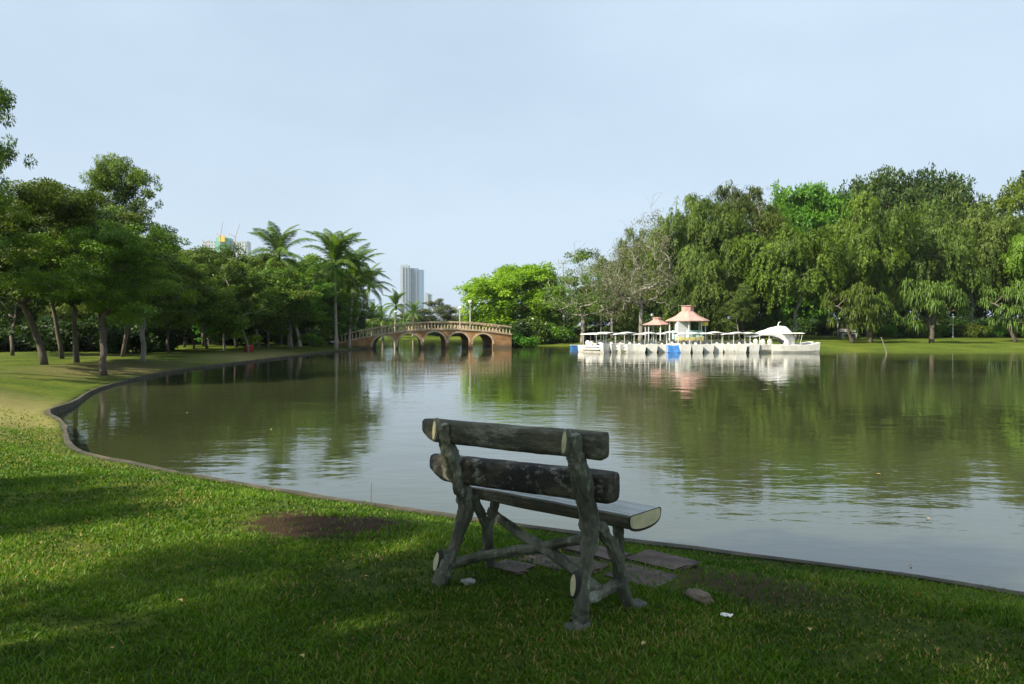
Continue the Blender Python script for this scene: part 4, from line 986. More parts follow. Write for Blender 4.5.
# ------------------------------------------------------------------ bridge
BX, BY = -5.36, 59.25; BA = math.atan2(2.2, 11.5); BR_ = 45.0
def bmap(p):
    s_, t_, z = p; th = s_ / BR_; rr = BR_ - t_          # t grows away from the viewer
    return (rr * math.sin(th), BR_ - rr * math.cos(th), z)
brick_m, nt, b = new_mat('bridge_brick'); L = nt.links.new
tc = N(nt, 'ShaderNodeTexCoord'); n1 = N(nt, 'ShaderNodeTexNoise', Scale=1.1, Detail=7, Roughness=.65); n2 = N(nt, 'ShaderNodeTexNoise', Scale=7, Detail=6, Roughness=.7)
L(tc.outputs['Object'], n1.inputs['Vector']); L(tc.outputs['Object'], n2.inputs['Vector'])
r = ramp(nt, [(.3, (.24, .125, .045)), (.5, (.42, .23, .10)), (.7, (.52, .36, .18))]); L(n1.outputs['Fac'], r.inputs[0])
mpb = N(nt, 'ShaderNodeMapping'); mpb.inputs['Rotation'].default_value = (math.pi / 2, 0, 0); L(tc.outputs['Object'], mpb.inputs[0])
bt = N(nt, 'ShaderNodeTexBrick', Scale=3.0); bt.inputs['Color1'].default_value = (1, .95, .9, 1); bt.inputs['Color2'].default_value = (.72, .68, .65, 1); bt.inputs['Mortar'].default_value = (.85, .82, .78, 1); bt.inputs['Mortar Size'].default_value = .012
L(mpb.outputs[0], bt.inputs['Vector'])
mu = N(nt, 'ShaderNodeMix'); mu.data_type = 'RGBA'; mu.blend_type = 'MULTIPLY'; mu.inputs[0].default_value = 1; L(r.outputs[0], mu.inputs[6]); L(bt.outputs['Color'], mu.inputs[7])
# green and dark tide stain just above the water line
sx_ = N(nt, 'ShaderNodeSeparateXYZ'); L(tc.outputs['Object'], sx_.inputs[0]); st = N(nt, 'ShaderNodeMath', operation='MULTIPLY_ADD'); L(n2.outputs['Fac'], st.inputs[0]); st.inputs[1].default_value = -.35; L(sx_.outputs['Z'], st.inputs[2])
mr = N(nt, 'ShaderNodeMapRange'); mr.inputs[1].default_value = -.40; mr.inputs[2].default_value = -.15; mr.inputs[3].default_value = .8; mr.inputs[4].default_value = 0; L(st.outputs[0], mr.inputs[0])
mx = N(nt, 'ShaderNodeMix'); mx.data_type = 'RGBA'; L(mr.outputs[0], mx.inputs[0]); L(mu.outputs[2], mx.inputs[6]); mx.inputs[7].default_value = (.07, .06, .04, 1); L(mx.outputs[2], b.inputs['Base Color']); b.inputs['Roughness'].default_value = .9
bp = N(nt, 'ShaderNodeBump', Strength=.5, Distance=.02); L(n2.outputs['Fac'], bp.inputs['Height']); L(bp.outputs[0], b.inputs['Normal'])
cope_m = mottled('bridge_coping', [(.3, (.30, .22, .12)), (.5, (.50, .38, .24)), (.7, (.64, .52, .36))], scale=3, bump=.4, rough=.85)
bal_m = mottled('baluster_stone', [(.3, (.30, .22, .13)), (.5, (.42, .33, .21)), (.7, (.52, .43, .30))], scale=1.5, bump=.3, rough=.85)
bridge = empty('arched_bridge', (BX, BY, 0), BA, 'low brick footbridge with five arches and a balustrade crossing the lake', 'bridge')
def rail_top(s_): return 1.69 - .0160 * (s_ - .5) ** 2
def deck(s_): return rail_top(s_) - .60
ARCH = [(-4.97, -3.28, .60), (-3.13, -1.43, .75), (-1.21, .41, .88), (.63, 2.19, .82), (2.48, 4.02, .72)]
S0, S1, TH = -7.6, 5.5, 3.2
cols = []; s_ = S0
def arch_z(a0, a1, cr, s_):
    c = (a0 + a1) / 2; hw = (a1 - a0) / 2; spr = cr - hw * .95; return spr + hw * .95 * math.sqrt(max(0, 1 - ((s_ - c) / hw) ** 2))
pts = [(S0, -.9)]
for a0, a1, cr in ARCH:
    pts += [(v, -.9) for v in np.arange(pts[-1][0] + .3, a0 - .05, .3)]
    pts.append((a0, -.9)); 
    for k in range(0, 19):
        u = -math.cos(math.pi * k / 18); c = (a0 + a1) / 2; hw = (a1 - a0) / 2; pts.append((c + u * hw, arch_z(a0, a1, cr, c + u * hw * .99999)))
    pts.append((a1, -.9))
pts += [(v, -.9) for v in np.arange(ARCH[-1][1] + .3, S1, .3)] + [(S1, -.9)]
vs_, f = [], []
for (q, zb) in pts:
    for t_, z in ((0, zb), (0, deck(q)), (TH, deck(q)), (TH, zb)): vs_.append(bmap((q, t_, z)))
for i in range(len(pts) - 1):
    a, b_ = i * 4, (i + 1) * 4
    if pts[i + 1][0] > pts[i][0] + 1e-6: f += [(a, b_, b_ + 1, a + 1), (a + 1, b_ + 1, b_ + 2, a + 2), (a + 2, b_ + 2, b_ + 3, a + 3)]
    f.append((a + 3, b_ + 3, b_, a))
f += [(0, 1, 2, 3), tuple(len(vs_) - 4 + k for k in (3, 2, 1, 0))]
MB().add(vs_, f).build('arched_body', brick_m, bridge)
def strip(s0, s1, t0, t1, zlo, zhi, step=.3):
    vs_, f = [], []; n = max(1, int((s1 - s0) / step))
    for i in range(n + 1):
        q = s0 + (s1 - s0) * i / n
        for t_, z in ((t0, zlo(q)), (t0, zhi(q)), (t1, zhi(q)), (t1, zlo(q))): vs_.append(bmap((q, t_, z)))
    for i in range(n):
        a, b_ = i * 4, i * 4 + 4
        for k in range(4): k2 = (k + 1) % 4; f.append((a + k, b_ + k, b_ + k2, a + k2))
    f += [(0, 1, 2, 3), tuple(n * 4 + k for k in (3, 2, 1, 0))]
    return MB().add(vs_, f)
for side, (ta, tb) in enumerate(((-.05, .20), (TH - .20, TH + .05))):
    strip(S0, S1, ta, tb, lambda q: deck(q) - .06, lambda q: deck(q) + .05).build('coping', cope_m, bridge)
    strip(S0, S1, ta + .02, tb - .02, lambda q: rail_top(q) - .10, lambda q: rail_top(q)).build('rail', cope_m, bridge)
bmsh = MB().box((0, 0, -.21), (.11, .11, .08)).lathe([(.035, -.18), (.05, -.10), (.055, -.04), (.036, .08), (.034, .16), (.048, .22)], n=8).mesh('baluster')
k = 0
for t_, nB in ((.075, 50), (TH - .075, 48)):
    for i in range(nB):
        q = S0 + .12 + (S1 - S0 - .24) * i / (nB - 1)
        o = link('baluster', bmsh, bal_m, bridge); o.location = bmap((q, t_, deck(q) + .295)); 
for a0, a1, cr in ARCH:
    vs_, f = [], []; c = (a0 + a1) / 2; hw = (a1 - a0) / 2
    for i in range(21):
        an = math.pi * i / 20; spr = cr - hw * .95
        for (rr, tt) in ((hw - .0, -.025), (hw + .13, -.025), (hw + .13, .02), (hw - .0, .02)):
            vs_.append(bmap((c - rr * math.cos(an), tt, min(spr + rr * .95 * math.sin(an), deck(c - rr * math.cos(an)) - .065))))
    for i in range(20):
        for j in range(4): j2 = (j + 1) % 4; f.append((i * 4 + j, (i + 1) * 4 + j, (i + 1) * 4 + j2, i * 4 + j2))
    MB().add(vs_, f).build('arch_ring', cope_m, bridge)

# ------------------------------------------------------------------ lamps
def make_lamp(h):
    root = empty('street_lamp')
    MB().lathe([(.08, -.05), (.08, .18), (.05, .22), (.035, .3), (.028, h - .12), (.05, h - .08), (.05, h - .04)], n=10).build('pole', M['grey_metal'], root, smooth=True)
    MB().lathe([(.03, h - .05), (.10, h), (.135, h + .08), (.14, h + .15), (.10, h + .24), (.02, h + .28)], n=14).build('globe', M['globe'], root, smooth=True)
    return root
lampP = make_lamp(2.4); firstl = True
def lamp(x, y, z, sc, label, mat='grey_metal'):
    global firstl
    o = lampP if firstl else copy_tree(lampP); firstl = False
    o.location = (x, y, z); o.scale = (1, 1, sc); tag(o, label, 'lamp', 'globe lamps around the lake')
    for ch in KIDS[o.name]:
        if ch.name.startswith('pole'): ch.material_slots[0].link = 'OBJECT'; ch.material_slots[0].material = M[mat]
def blamp(px, t_, label, sc=.75, mat='white_paint'):
    q = (px - 440) * .0755; p = Vector(bmap((q, t_, deck(q) + .05))); p.rotate(Matrix.Rotation(BA, 3, 'Z')); lamp(BX + p.x, BY + p.y, p.z, sc, label, mat)
blamp(471, .35, 'tallest white globe lamp on the bridge, right of its middle', .82)
blamp(466, 2.8, 'thin white lamp on the far side of the bridge beside the tallest one', .65)
blamp(404, .35, 'white lamp on the bridge left of its middle', .78)
blamp(396, 2.8, 'grey lamp on the far side of the bridge at its left half', .6, 'grey_metal')
x, y = at(325, 57.5); lamp(x, y, gz(x, y), .88, 'globe lamp between the palms on the left bank', 'grey_metal')
x, y = at(564, 71); lamp(x, y, gz(x, y), .95, 'globe lamp beside the light green shrub on the right bank')
x, y = at(601, 71); lamp(x, y, gz(x, y), 1.05, 'globe lamp behind the left end of the boats')
x, y = at(652, 69); lamp(x, y, gz(x, y), .9, 'globe lamp behind the small pink roof')
x, y = at(512, 76); lamp(x, y, gz(x, y), .85, 'globe lamp behind the flowering shrub at the bridge end')
x, y = at(953, 73); lamp(x, y, gz(x, y), .75, 'white post lamp in the hedge right of the middle screw pine', 'white_paint')
# telecom mast
o = empty('mast', (*at(563, 150), 0), 0, 'thin grey telecom mast rising above the trees right of the bright tree', 'mast'); h = 1.4 + (HZ - 262) * 150 / F
MB().tube([(0, 0, 0), (0, 0, h)], [.16, .10], n=6).build('pole', M['grey_metal'], o)
for z_, w_ in ((h - .3, .95), (h - 1.1, .7)): MB().box((0, 0, z_), (w_ * 2, .12, .12)).build('crossbar', M['grey_metal'], o)
for sx in (-.9, -.3, .35, .9): MB().box((sx, 0, h + .12), (.16, .12, .6)).build('antenna', M['grey_metal'], o)

# ------------------------------------------------------------------ kiosks
def kiosk(px, d, wroof, zeave, ztop, label, enclosed, wz):
    x, y = at(px, d); g = gz(x, y); root = empty('kiosk', (x, y, 0), .25 if enclosed else .1, label, 'kiosk', 'pink roofed kiosks behind the boats')
    hw = wroof / 2; zc = ztop - (ztop - zeave) * .28
    n = 8 if enclosed else 6
    def ring(r_, z): return [(r_ * math.cos(2 * math.pi * (k + .5) / n), r_ * math.sin(2 * math.pi * (k + .5) / n), z) for k in range(n)]
    vs_ = ring(hw, zeave - .05) + ring(hw, zeave) + ring(hw * .55, zeave + (zc - zeave) * .42) + ring(hw * .20, zc)
    f = [(r_ * n + k, r_ * n + (k + 1) % n, (r_ + 1) * n + (k + 1) % n, (r_ + 1) * n + k) for r_ in range(3) for k in range(n)] + [tuple(range(n - 1, -1, -1)), tuple(range(3 * n, 4 * n))]
    roof = MB().add(vs_, f).build('roof', M['pink_roof'], root)
    MB().lathe([(hw * .29, zc - .12), (hw * .29, ztop - .07), (hw * .33, ztop - .05), (hw * .32, ztop - .02), (.05, ztop)], n=8).build('cupola', M['pink_roof'], roof)
    for k in range(n):
        a = 2 * math.pi * (k + .5) / n; r_ = hw * .80
        MB().box((r_ * math.cos(a), r_ * math.sin(a), (zeave + g) / 2), (.07, .07, zeave - g)).build('post', M['white_paint'], root)
    if enclosed:
        cab = MB(); r_ = hw * .70
        vs_ = ring(r_, g - .05) + ring(r_, zeave - .75); 
        cab.add(vs_, [(k, (k + 1) % n, n + (k + 1) % n, n + k) for k in range(n)] + [tuple(range(n, 2 * n))]).build('counter_wall', M['teal_paint'], root)
        MB().box((-hw * .45, -hw * .42, (g + zeave) / 2 - .02), (hw * .62, hw * .3, zeave - g - .08)).build('booth', M['white_paint'], root)
        MB().box((hw * .50, -hw * .66, zeave - .25), (hw * .36, .05, .26)).build('sign_board', M['yellow_paint'], root)
    else:
        MB().box((0, 0, g + .35), (hw * .9, .4, .06)).build('bench_seat', M['concrete_pale'], root)
    return root
kiosk(687.5, 61, 3.35, 1.74, 2.90, 'larger kiosk with a pink tiered roof, pale teal wall and yellow board', True, 0)
kiosk(657, 62, 2.3, 1.45, 2.02, 'smaller open shelter with a low pink roof left of the larger kiosk', False, 0)

# ------------------------------------------------------------------ boats
def hull_mesh(Lh, W, H_, bow=.35, stern=.85, n=16, rake=.25):
    """boat hull, bow towards -y"""
    vs_, f = [], []; k = 9
    for i in range(n + 1):
        t = i / n; y = -Lh / 2 + Lh * t
        w = W / 2 * (min(1, (bow + (1 - bow) * math.sin(min(1, t / .45) * math.pi / 2)))) * (1 if t < .8 else 1 - (1 - stern) * (t - .8) / .2)
        top = H_ * (1 + .35 * (1 - min(1, t / .35)) ** 2 + .1 * max(0, t - .8) / .2)
        for j in range(k):
            a = -1 + 2 * j / (k - 1); c = abs(a)
            x = w * math.copysign(min(1, c ** .6 * 1.02), a) * (1 if c > .3 else 1); z = -.14 + (top + .14) * (c ** 3.2)
            vs_.append((x, y + rake * (1 - t) * (0 if c > .9 else .3 * (1 - c)), z))
    for i in range(n):
        for j in range(k - 1): f.append((i * k + j, (i + 1) * k + j, (i + 1) * k + j + 1, i * k + j + 1))
    f.append(tuple(range(k))); f.append(tuple(n * k + j for j in range(k - 1, -1, -1)))
    # deck slightly below the gunwale
    for i in range(n): f.append((i * k, i * k + k - 1, (i + 1) * k + k - 1, (i + 1) * k))
    return MB().add(vs_, f)
def make_pedal_boat():
    root = empty('pedal_boat')
    h = hull_mesh(2.3, .84, .42, bow=.92).build('hull', M['boat_white'], root, smooth=False, bevel=.01)
    MB().box((0, -.1, .16), (.855, 1.5, .035)).build('rub_rail', M['boat_stain'], h)
    MB().box((0, -.15, .335), (.852, 1.3, .03)).build('stripe', M['blue_paint'], h)
    for sx in (-.2, .2):
        mb = MB()
        mb.tube([(sx, .28, .40), (sx, .34, .56), (sx, .38, .72), (sx, .39, .79)], [.14, .165, .15, .06], n=10); mb.tube([(sx, .30, .44), (sx, -.02, .44)], [.16, .15], n=10)
        st = mb.build('seat', M['boat_white'], root, smooth=True)
    for sx in (-.37, .37):
        for sy in (-.55, .62): MB().tube([(sx, sy, .38), (sx * .95, sy, 1.20)], [.014, .014], n=6).build('canopy_post', M['white_paint'], root)
    vs_, f = [], []
    for lay in (0, 1):
        for i in range(9):
            for j in range(7):
                u = i / 8 * 2 - 1; v = j / 6 * 2 - 1; vs_.append((v * .46, u * .80 + .02, 1.19 + .10 * (1 - v * v) * (1 - .5 * u * u) + (.03 if lay else 0)))
    o_ = 63
    for i in range(8):
        for j in range(6):
            a = i * 7 + j; f.append((a, a + 1, a + 8, a + 7)); f.append((o_ + a, o_ + a + 7, o_ + a + 8, o_ + a + 1))
    per = [j for j in range(7)] + [i * 7 + 6 for i in range(1, 9)] + [56 + j for j in range(5, -1, -1)] + [i * 7 for i in range(7, 0, -1)]
    for q in range(len(per)): a, b_ = per[q], per[(q + 1) % len(per)]; f.append((a, o_ + a, o_ + b_, b_))
    MB().add(vs_, f).build('canopy', M['white_paint'], root, smooth=False)
    MB().tube([(0, -1.0, .44), (0, -.6, .58), (0, -.35, .60)], [.05, .09, .02], n=8).build('steering_cowl', M['boat_white'], root, smooth=True)
    return root
pb = make_pedal_boat(); firstb = True
rb = random.Random(8)
boat_labels = ['leftmost white pedal boat moored beside the blue float', 'second white pedal boat from the blue float', 'third white pedal boat from the blue float', 'fourth white pedal boat from the blue float',
 'white pedal boat below the gap left of the small pink roof', 'white pedal boat in front of the small pink roof', 'white pedal boat just left of the blue tarpaulin', 'white pedal boat carrying the blue tarpaulin over its bow',
 'white pedal boat just right of the blue tarpaulin', 'white pedal boat in front of the right side of the larger kiosk', 'fifth white pedal boat left of the winged boat', 'fourth white pedal boat left of the winged boat', 'third white pedal boat left of the winged boat', 'second white pedal boat left of the winged boat', 'white pedal boat touching the winged boat']
nb_ = 15
for i in range(nb_):
    px = 594 + (748 - 594) * i / (nb_ - 1); d = 50.6 + .35 * math.sin(i * 1.3) - .006 * i
    o = pb if firstb else copy_tree(pb); firstb = False
    x, y = at(px, d + 1.0); rz = (.75 - .18 * i if i < 4 else 0) + rb.uniform(-.08, .08)
    o.location = (x, y, WATER_Z + rb.uniform(-.02, .02)); o.rotation_euler = (rb.uniform(-.02, .02), rb.uniform(-.015, .015), rz)
    o.scale = (.95, 1, rb.uniform(.93, 1.02)); tag(o, boat_labels[i], 'pedal boat', 'white pedal boats moored in a row')
    if i == 7: x_t, y_t = x, y
# tarpaulin over a bow
vs_, f = [], []
for i in range(11):
    for j in range(9):
        u, v = i / 10, j / 8; vs_.append((-.55 + 1.1 * u, -.02 - .22 * (1 - v) + .02 * math.sin(u * 17 + v * 3), -.02 + .48 * v + .02 * math.sin(u * 11)))
for i in range(10):
    for j in range(8): a = i * 9 + j; f.append((a, a + 9, a + 10, a + 1))
o = MB().add(vs_, f).build('tarpaulin', M['blue_paint'], smooth=True); o.location = (x_t, y_t - 1.22, WATER_Z); md = o.modifiers.new('s', 'SOLIDIFY'); md.thickness = .015; tag(o, 'bright blue tarpaulin hanging over a boat bow in the middle of the row', 'tarpaulin')
# mooring pontoon behind the boats
x0, y0 = at(590, 53.2); x1, y1 = at(808, 53.0)
dock = empty('pontoon', ((x0 + x1) / 2, 53.3, WATER_Z), 0, 'long low pale pontoon behind the row of white boats', 'pontoon')
MB().box((0, 0, .22), (x1 - x0, .9, .10)).build('deck', M['concrete_pale'], dock)
for i in range(10): MB().box((-(x1 - x0) / 2 + .6 + i * (x1 - x0 - 1.2) / 9, 0, .05), (.7, .8, .24)).build('float', M['white_paint'], dock)
# blue float barge at left
fl = empty('blue_float', (*at(582, 58.0), WATER_Z), .1, 'low blue floating platform at the left end of the boats', 'float')
MB().box((-.42, 0, .12), (.78, .8, .3)).build('pontoon_block', M['blue_paint'], fl, bevel=.03); MB().box((.42, 0, .12), (.78, .8, .3)).build('pontoon_block', M['blue_paint'], fl, bevel=.03)
MB().box((0, 0, .285), (1.7, .85, .03)).build('deck', mottled('float_deck', [(.3, (.25, .32, .40)), (.7, (.4, .47, .52))], scale=5), fl)
# yellow canoe behind the boats in front of the kiosk
cn = hull_mesh(1.9, .5, .22).build('canoe', mottled('faded_yellow', [(.3, (.50, .42, .10)), (.7, (.62, .56, .25))], scale=3, bump=0)); xx, yy = at(690, 54.6); cn.location = (xx, yy, .34); cn.rotation_euler = (0, 0, 1.57); tag(cn, 'yellow canoe stored behind the boats in front of the larger kiosk', 'canoe')
cn2 = empty('canoe_rack', (xx, yy, 0), 0, 'low wooden rack carrying the yellow canoe', 'rack')
for q in (-.8, .8): MB().box((q, 0, .0), (.08, .5, .56)).build('support', M['bark'], cn2)

# winged large boat (hull, feather shaped cabin roof)
wb = empty('winged_boat', (*at(778, 51.0), WATER_Z), -.03, 'large white boat with a white wing shaped cabin rising to the right', 'boat')
hm = hull_mesh(4.3, 1.5, .52, bow=.55, stern=.8)
ho = hm.build('hull', M['boat_white'], wb, bevel=.01); ho.rotation_euler = (0, 0, 1.62)
MB().box((0, -.0, .2), (4.0, 1.40, .05)).build('rub_rail', M['boat_stain'], ho).rotation_euler = (0, 0, -1.5708)
prof = [(-2.05, 1.02, .06), (-1.6, 1.14, .14), (-1.1, 1.32, .26), (-.6, 1.50, .42), (-.15, 1.64, .66), (.2, 1.68, .95), (.5, 1.60, 1.15), (.75, 1.38, 1.0), (.86, 1.0, .65)]
vs_, f = [], []; k = 11
for (x_, zt, hh) in prof:
    for j in range(k):
        a = math.pi * (j / (k - 1)); vs_.append((x_, -.62 * math.cos(a) * min(1, .55 + hh * .6), zt - hh + hh * math.sin(a) ** .55 + .03 * math.sin(j * 2.2 + x_ * 5)))
for i in range(len(prof) - 1):
    for j in range(k - 1): f.append((i * k + j, i * k + j + 1, (i + 1) * k + j + 1, (i + 1) * k + j))
f.append(tuple((len(prof) - 1) * k + j for j in range(k)))
cabm = mottled('feather_white', [(.3, (.55, .56, .56)), (.6, (.80, .80, .78))], scale=9, bump=.6, rough=.5, stretch=(2, 1, .6), dist=.05)
co = MB().add(vs_, f).build('wing_cabin', cabm, wb, smooth=True); md = co.modifiers.new('s', 'SOLIDIFY'); md.thickness = .03
for x_ in (-1.9, -1.3, -.7): MB().tube([(x_, -.5, .4), (x_, -.5, 1.05)], [.018, .018], n=6).build('post', M['white_paint'], wb)
MB().tube([(.05, 0, 1.55), (.0, 0, 1.75), (.06, 0, 1.92), (.16, 0, 1.96)], [.05, .035, .03, .02], n=8).build('figurehead', M['white_paint'], wb, smooth=True)
for q in range(3):
    mb = MB(); mb.tube([(-1.5 + q * .45, -.35, .5), (-1.5 + q * .45, -.3, .75), (-1.5 + q * .45, -.29, .86)], [.15, .16, .07], n=10); mb.build('seat', M['boat_white'], wb, smooth=True)
sb_ = empty('canopied_boat', (*at(795, 50.3), WATER_Z), 1.45, 'low white boat with a thin small canopy at the right end of the row', 'boat')
hull_mesh(2.9, 1.1, .50, bow=.75, stern=.9).build('hull', M['boat_white'], sb_, bevel=.01)
MB().box((0, .15, 1.24), (.85, 1.35, .05), taper=.8).build('canopy', mottled('cream_canvas', [(.3, (.6, .58, .45)), (.7, (.75, .73, .6))], scale=3, bump=0), sb_)
for sx in (-.36, .36):
    for sy in (-.4, .7): MB().tube([(sx, sy * .8 + .1, .45), (sx, sy + .02, 1.22)], [.014, .014], n=6).build('canopy_post', M['white_paint'], sb_)
mb = MB(); mb.tube([(0, .45, .42), (0, .5, .62), (0, .52, .8)], [.2, .2, .1], n=10); mb.build('seat', M['boat_white'], sb_, smooth=True)

# stick in water on the right
xx, yy = at(888, 49.0); MB().tube([(0, 0, -.5), (-.10, 0, .15), (-.42, 0, 1.0)], [.05, .042, .03], n=8, wob=.2).build('mooring_stake', M['bark_pale']); o = bpy.data.objects['mooring_stake']; o.location = (xx, yy, WATER_Z); tag(o, 'pale wooden stake leaning out of the water by the right lawn', 'stake')
# park benches and small things on the banks
def small_bench(px, d, rz, label):
    x, y = at(px, d); r_ = empty('garden_bench', (x, y, gz(x, y)), rz, label, 'bench', 'pale benches on the far banks')
    MB().box((0, 0, .42), (1.5, .42, .07)).build('seat', M['concrete_pale'], r_); MB().box((0, .2, .72), (1.5, .06, .3)).build('backrest', M['concrete_pale'], r_)
    for sx in (-.6, .6): MB().box((sx, 0, .2), (.1, .38, .4)).build('leg', M['concrete_pale'], r_)
small_bench(217, 56, .2, 'pale concrete bench under the left bank trees'); small_bench(849, 71, .1, 'pale bench behind the two trunk screw pine'); small_bench(178, 60, 0, 'pale bench deep in the shade of the left bank')
# parked cars seen under the trees
def make_car(name='parked_car'):
    root = empty(name)
    sec = [(-2.1, .62, .45), (-1.95, .78, .75), (-1.1, .84, .88), (-.55, .80, 1.36), (.75, .78, 1.42), (1.45, .82, 1.0), (2.0, .82, .92), (2.12, .74, .5)]
    vs_, f = [], []
    for x_, w, zt in sec:
        vs_ += [(x_, -w, .28), (x_, -w, min(zt, .85)), (x_, -w * .82, zt), (x_, w * .82, zt), (x_, w, min(zt, .85)), (x_, w, .28)]
    for i in range(len(sec) - 1):
        for j in range(6): j2 = (j + 1) % 6; f.append((i * 6 + j, (i + 1) * 6 + j, (i + 1) * 6 + j2, i * 6 + j2))
    f += [(5, 4, 3, 2, 1, 0), tuple((len(sec) - 1) * 6 + j for j in range(6))]
    MB().add(vs_, f).build('body', M['white_paint'], root, bevel=.05)
    for sy in (-1, 1): MB().box((.15, sy * .73, 1.08), (1.9, .18, .34), taper=.85).build('window', M['dark'], root)
    for sx in (-1.3, 1.35):
        for sy in (-1, 1):
            w = MB(); w.tube([(sx, sy * .68, .32), (sx, sy * .86, .32)], [.32, .32], n=18); wh = w.build('wheel', M['dark'], root)
            w = MB(); w.tube([(sx, sy * .82, .32), (sx, sy * .87, .32)], [.18, .18], n=12); w.build('rim', M['grey_metal'], wh)
    for sy in (-.55, .55): MB().box((-2.08, sy, .62), (.08, .28, .14)).build('headlight', M['globe'], root)
    return root
silver = mottled('silver_paint', [(.3, (.5, .52, .55)), (.7, (.6, .62, .65))], scale=1, bump=0, rough=.25, metallic=.3)
darkcar = mottled('dark_paint', [(.3, (.05, .055, .07)), (.7, (.08, .085, .1))], scale=1, bump=0, rough=.25)
car0 = make_car(); fc = True
for px, d, rz, mt, lb in ((908, 92, .1, silver, 'silver car parked behind the middle screw pine'), (945, 94, 3.2, M['white_paint'], 'white car parked right of the white post lamp'), (968, 96, 0.05, silver, 'silver car parked behind the hedge near the right edge'), (880, 93, 3.1, darkcar, 'dark car parked behind the left screw pines'),
    (4, 64, .1, silver, 'silver car parked in the shade at the left edge'), (58, 66, .2, M['white_paint'], 'white car parked behind the thick dark trunk on the left'), (28, 68, 3.1, M['red_paint'], 'red car parked in the shade at the left edge')):
    o = car0 if fc else copy_tree(car0); fc = False; x, y = at(px, d); o.location = (x, y, gz(x, y)); o.rotation_euler = (0, 0, rz); tag(o, lb, 'car', 'cars parked beyond the trees')
    for ch in KIDS[o.name]:
        if ch.name.startswith('body'): ch.material_slots[0].link = 'OBJECT'; ch.material_slots[0].material = mt
# red hydrant like bin at the foot of a pale trunk
x, y = at(249, 43.5); o = empty('litter_bin', (x, y, gz(x, y)), 0, 'low red litter bin at the foot of a pale slender trunk on the left bank', 'bin')
MB().lathe([(.2, 0), (.22, .3), (.24, .32), (.24, .35), (.1, .38)], n=14).build('body', M['red_paint'], o, smooth=True); MB().lathe([(.05, .37), (.05, .42)], n=8).build('knob', M['dark'], o)

# ------------------------------------------------------------------ far buildings
def tower_mat(name, a, b_, sv=.33, su=.25):
    m, nt, b = new_mat(name); L = nt.links.new; tc = N(nt, 'ShaderNodeTexCoord'); mp = N(nt, 'ShaderNodeMapping'); mp.inputs['Rotation'].default_value = (math.pi / 2, 0, 0); L(tc.outputs['Object'], mp.inputs[0])
    bt = N(nt, 'ShaderNodeTexBrick', Scale=1.0); bt.offset = 0; bt.inputs['Brick Width'].default_value = su * 12; bt.inputs['Row Height'].default_value = 3.4; bt.inputs['Mortar Size'].default_value = .7
    bt.inputs['Color1'].default_value = (*b_, 1); bt.inputs['Color2'].default_value = (*[c * .8 for c in b_], 1); bt.inputs['Mortar'].default_value = (*a, 1); L(mp.outputs[0], bt.inputs['Vector']); L(bt.outputs['Color'], b.inputs['Base Color']); b.inputs['Roughness'].default_value = .5
    return m
wh_t = tower_mat('tower_white', (.40, .44, .48), (.20, .25, .31)); bl_t = tower_mat('tower_glass', (.16, .24, .34), (.06, .13, .23)); gr_t = tower_mat('tower_grey', (.45, .48, .5), (.2, .24, .28))
def tower(name, px0, px1, ytop, d, parts, label):
    x0, x1 = (px0 - 512) / F * d, (px1 - 512) / F * d; H = 1.4 + (HZ - ytop) * d / F; W = x1 - x0
    r_ = empty(name, ((x0 + x1) / 2, d, 0), 0.12, label, 'building')
    for nm, a, b_, hh, yo, dep, mt in parts:
        MB().box((W * ((a + b_) / 2 - .5), yo * W, H * hh / 2), (W * (b_ - a), dep * W, H * hh)).build(nm, mt, r_)
    return r_, W, H
r_, W, H = tower('apartment_tower', 400.5, 424, 266, 1500, [('white_wing', 0, .42, 1.0, -.08, .6, wh_t), ('glass_wing', .43, .78, .955, .02, .6, bl_t), ('glass_wing', .785, 1.0, .93, -.03, .5, bl_t)], 'tall white and blue glass apartment tower far beyond the bridge')
for q in (.10, .22, .34): MB().box((W * (q - .5), -.40 * W, H * .49), (W * .025, .06 * W, H * .98)).build('balcony_column', wh_t, r_)
for q in (.52, .62, .70): MB().box((W * (q - .5), -.29 * W, H * .47), (W * .018, .04 * W, H * .94)).build('fin', wh_t, r_)
MB().box((W * (-.3), 0, H * 1.012), (W * .25, W * .3, H * .04)).build('roof_box', wh_t, r_)
r_, W, H = tower('apartment_block', 424.5, 433, 294, 1300, [('body', 0, 1, 1, 0, .6, wh_t), ('stair_tower', .1, .45, 1.05, -.2, .5, wh_t)], 'small white apartment block just right of the glass tower')
tower('apartment_block', 452, 463, 306, 1250, [('body', 0, .7, 1, 0, .6, wh_t), ('annex', .7, 1, .7, -.05, .6, gr_t)], 'low white block right of the dome shaped tree')
tower('office_building', 356, 379, 299, 1700, [('body', 0, .45, .7, 0, .5, bl_t), ('stepped_tower', .46, .82, 1.0, 0, .5, bl_t), ('annex', .83, 1.0, .55, 0, .5, bl_t)], 'stepped blue office building half hidden behind the leaning palm')
tower('office_building', 467, 482, 312, 1400, [('body', 0, .5, 1, 0, .5, gr_t), ('annex', .52, 1, .7, 0, .5, wh_t)], 'low grey block behind the right lamp of the bridge')
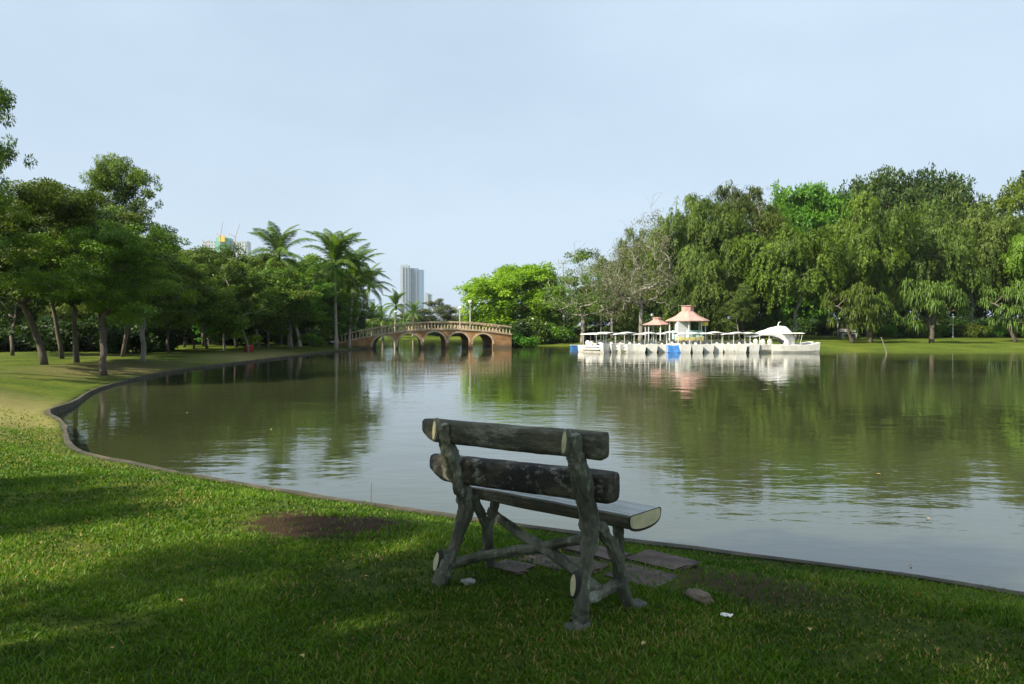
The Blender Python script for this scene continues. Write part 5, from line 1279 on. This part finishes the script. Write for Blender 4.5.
net_m = mottled('green_net', [(.3, (.10, .33, .25)), (.7, (.22, .5, .4))], scale=.08, bump=0, rough=.8)
r_, W, H = tower('construction_building', 206, 249, 239, 900, [('grey_core', 0, .30, .96, 0, .4, gr_t), ('netted_body', .31, .62, 1.0, -.05, .4, net_m), ('netted_body', .63, 1.0, .97, 0, .4, gr_t)], 'unfinished tower wrapped in green netting above the left trees')
MB().box((-.04 * W, -.28 * W, H * .985), (W * .13, .06 * W, H * .07)).build('formwork', M['yellow_paint'], r_)
crane_m = mottled('dull_red', [(.3, (.30, .14, .12)), (.7, (.38, .20, .17))], scale=1, bump=0)
for px, yt, yb, lean, lb in ((221, 220, 250, .35, 'thin red crane left of the netted tower top'), (236, 222, 250, .6, 'thin red crane above the netted tower'), (206, 238, 256, -.5, 'short red crane at the left of the netted tower')):
    d = 880; x = (px - 512) / F * d; H = (HZ - yt) * d / F; Hb = (HZ - yb + 14) * d / F
    r_ = empty('tower_crane', (x, d, 0), 0, lb, 'crane', 'red cranes over the building site'); cm = crane_m
    MB().tube([(0, 0, 0), (0, 0, Hb)], [.35, .35], n=4).build('mast', cm, r_); MB().tube([(0, 0, Hb), (lean * 9, 0, H)], [.35, .2], n=4).build('jib', cm, r_); MB().tube([(0, 0, Hb), (-lean * 12, 0, Hb + 4)], [.35, .3], n=4).build('counter_jib', cm, r_)

# ------------------------------------------------------------------ humid air
hz = MB().box((0, 900, 88), (2600, 2200, 184)).build('haze', None)
hm_ = bpy.data.materials.new('haze_air'); hm_.use_nodes = True; nt = hm_.node_tree; nt.nodes.clear()
o_ = nt.nodes.new('ShaderNodeOutputMaterial'); pv = nt.nodes.new('ShaderNodeVolumePrincipled'); pv.inputs['Color'].default_value = (.82, .9, 1, 1); pv.inputs['Density'].default_value = .00013; pv.inputs['Anisotropy'].default_value = .2
nt.links.new(pv.outputs[0], o_.inputs['Volume']); hz.data.materials.append(hm_); tag(hz, 'thin pale humid air that fades the far buildings', 'haze', kind='stuff')
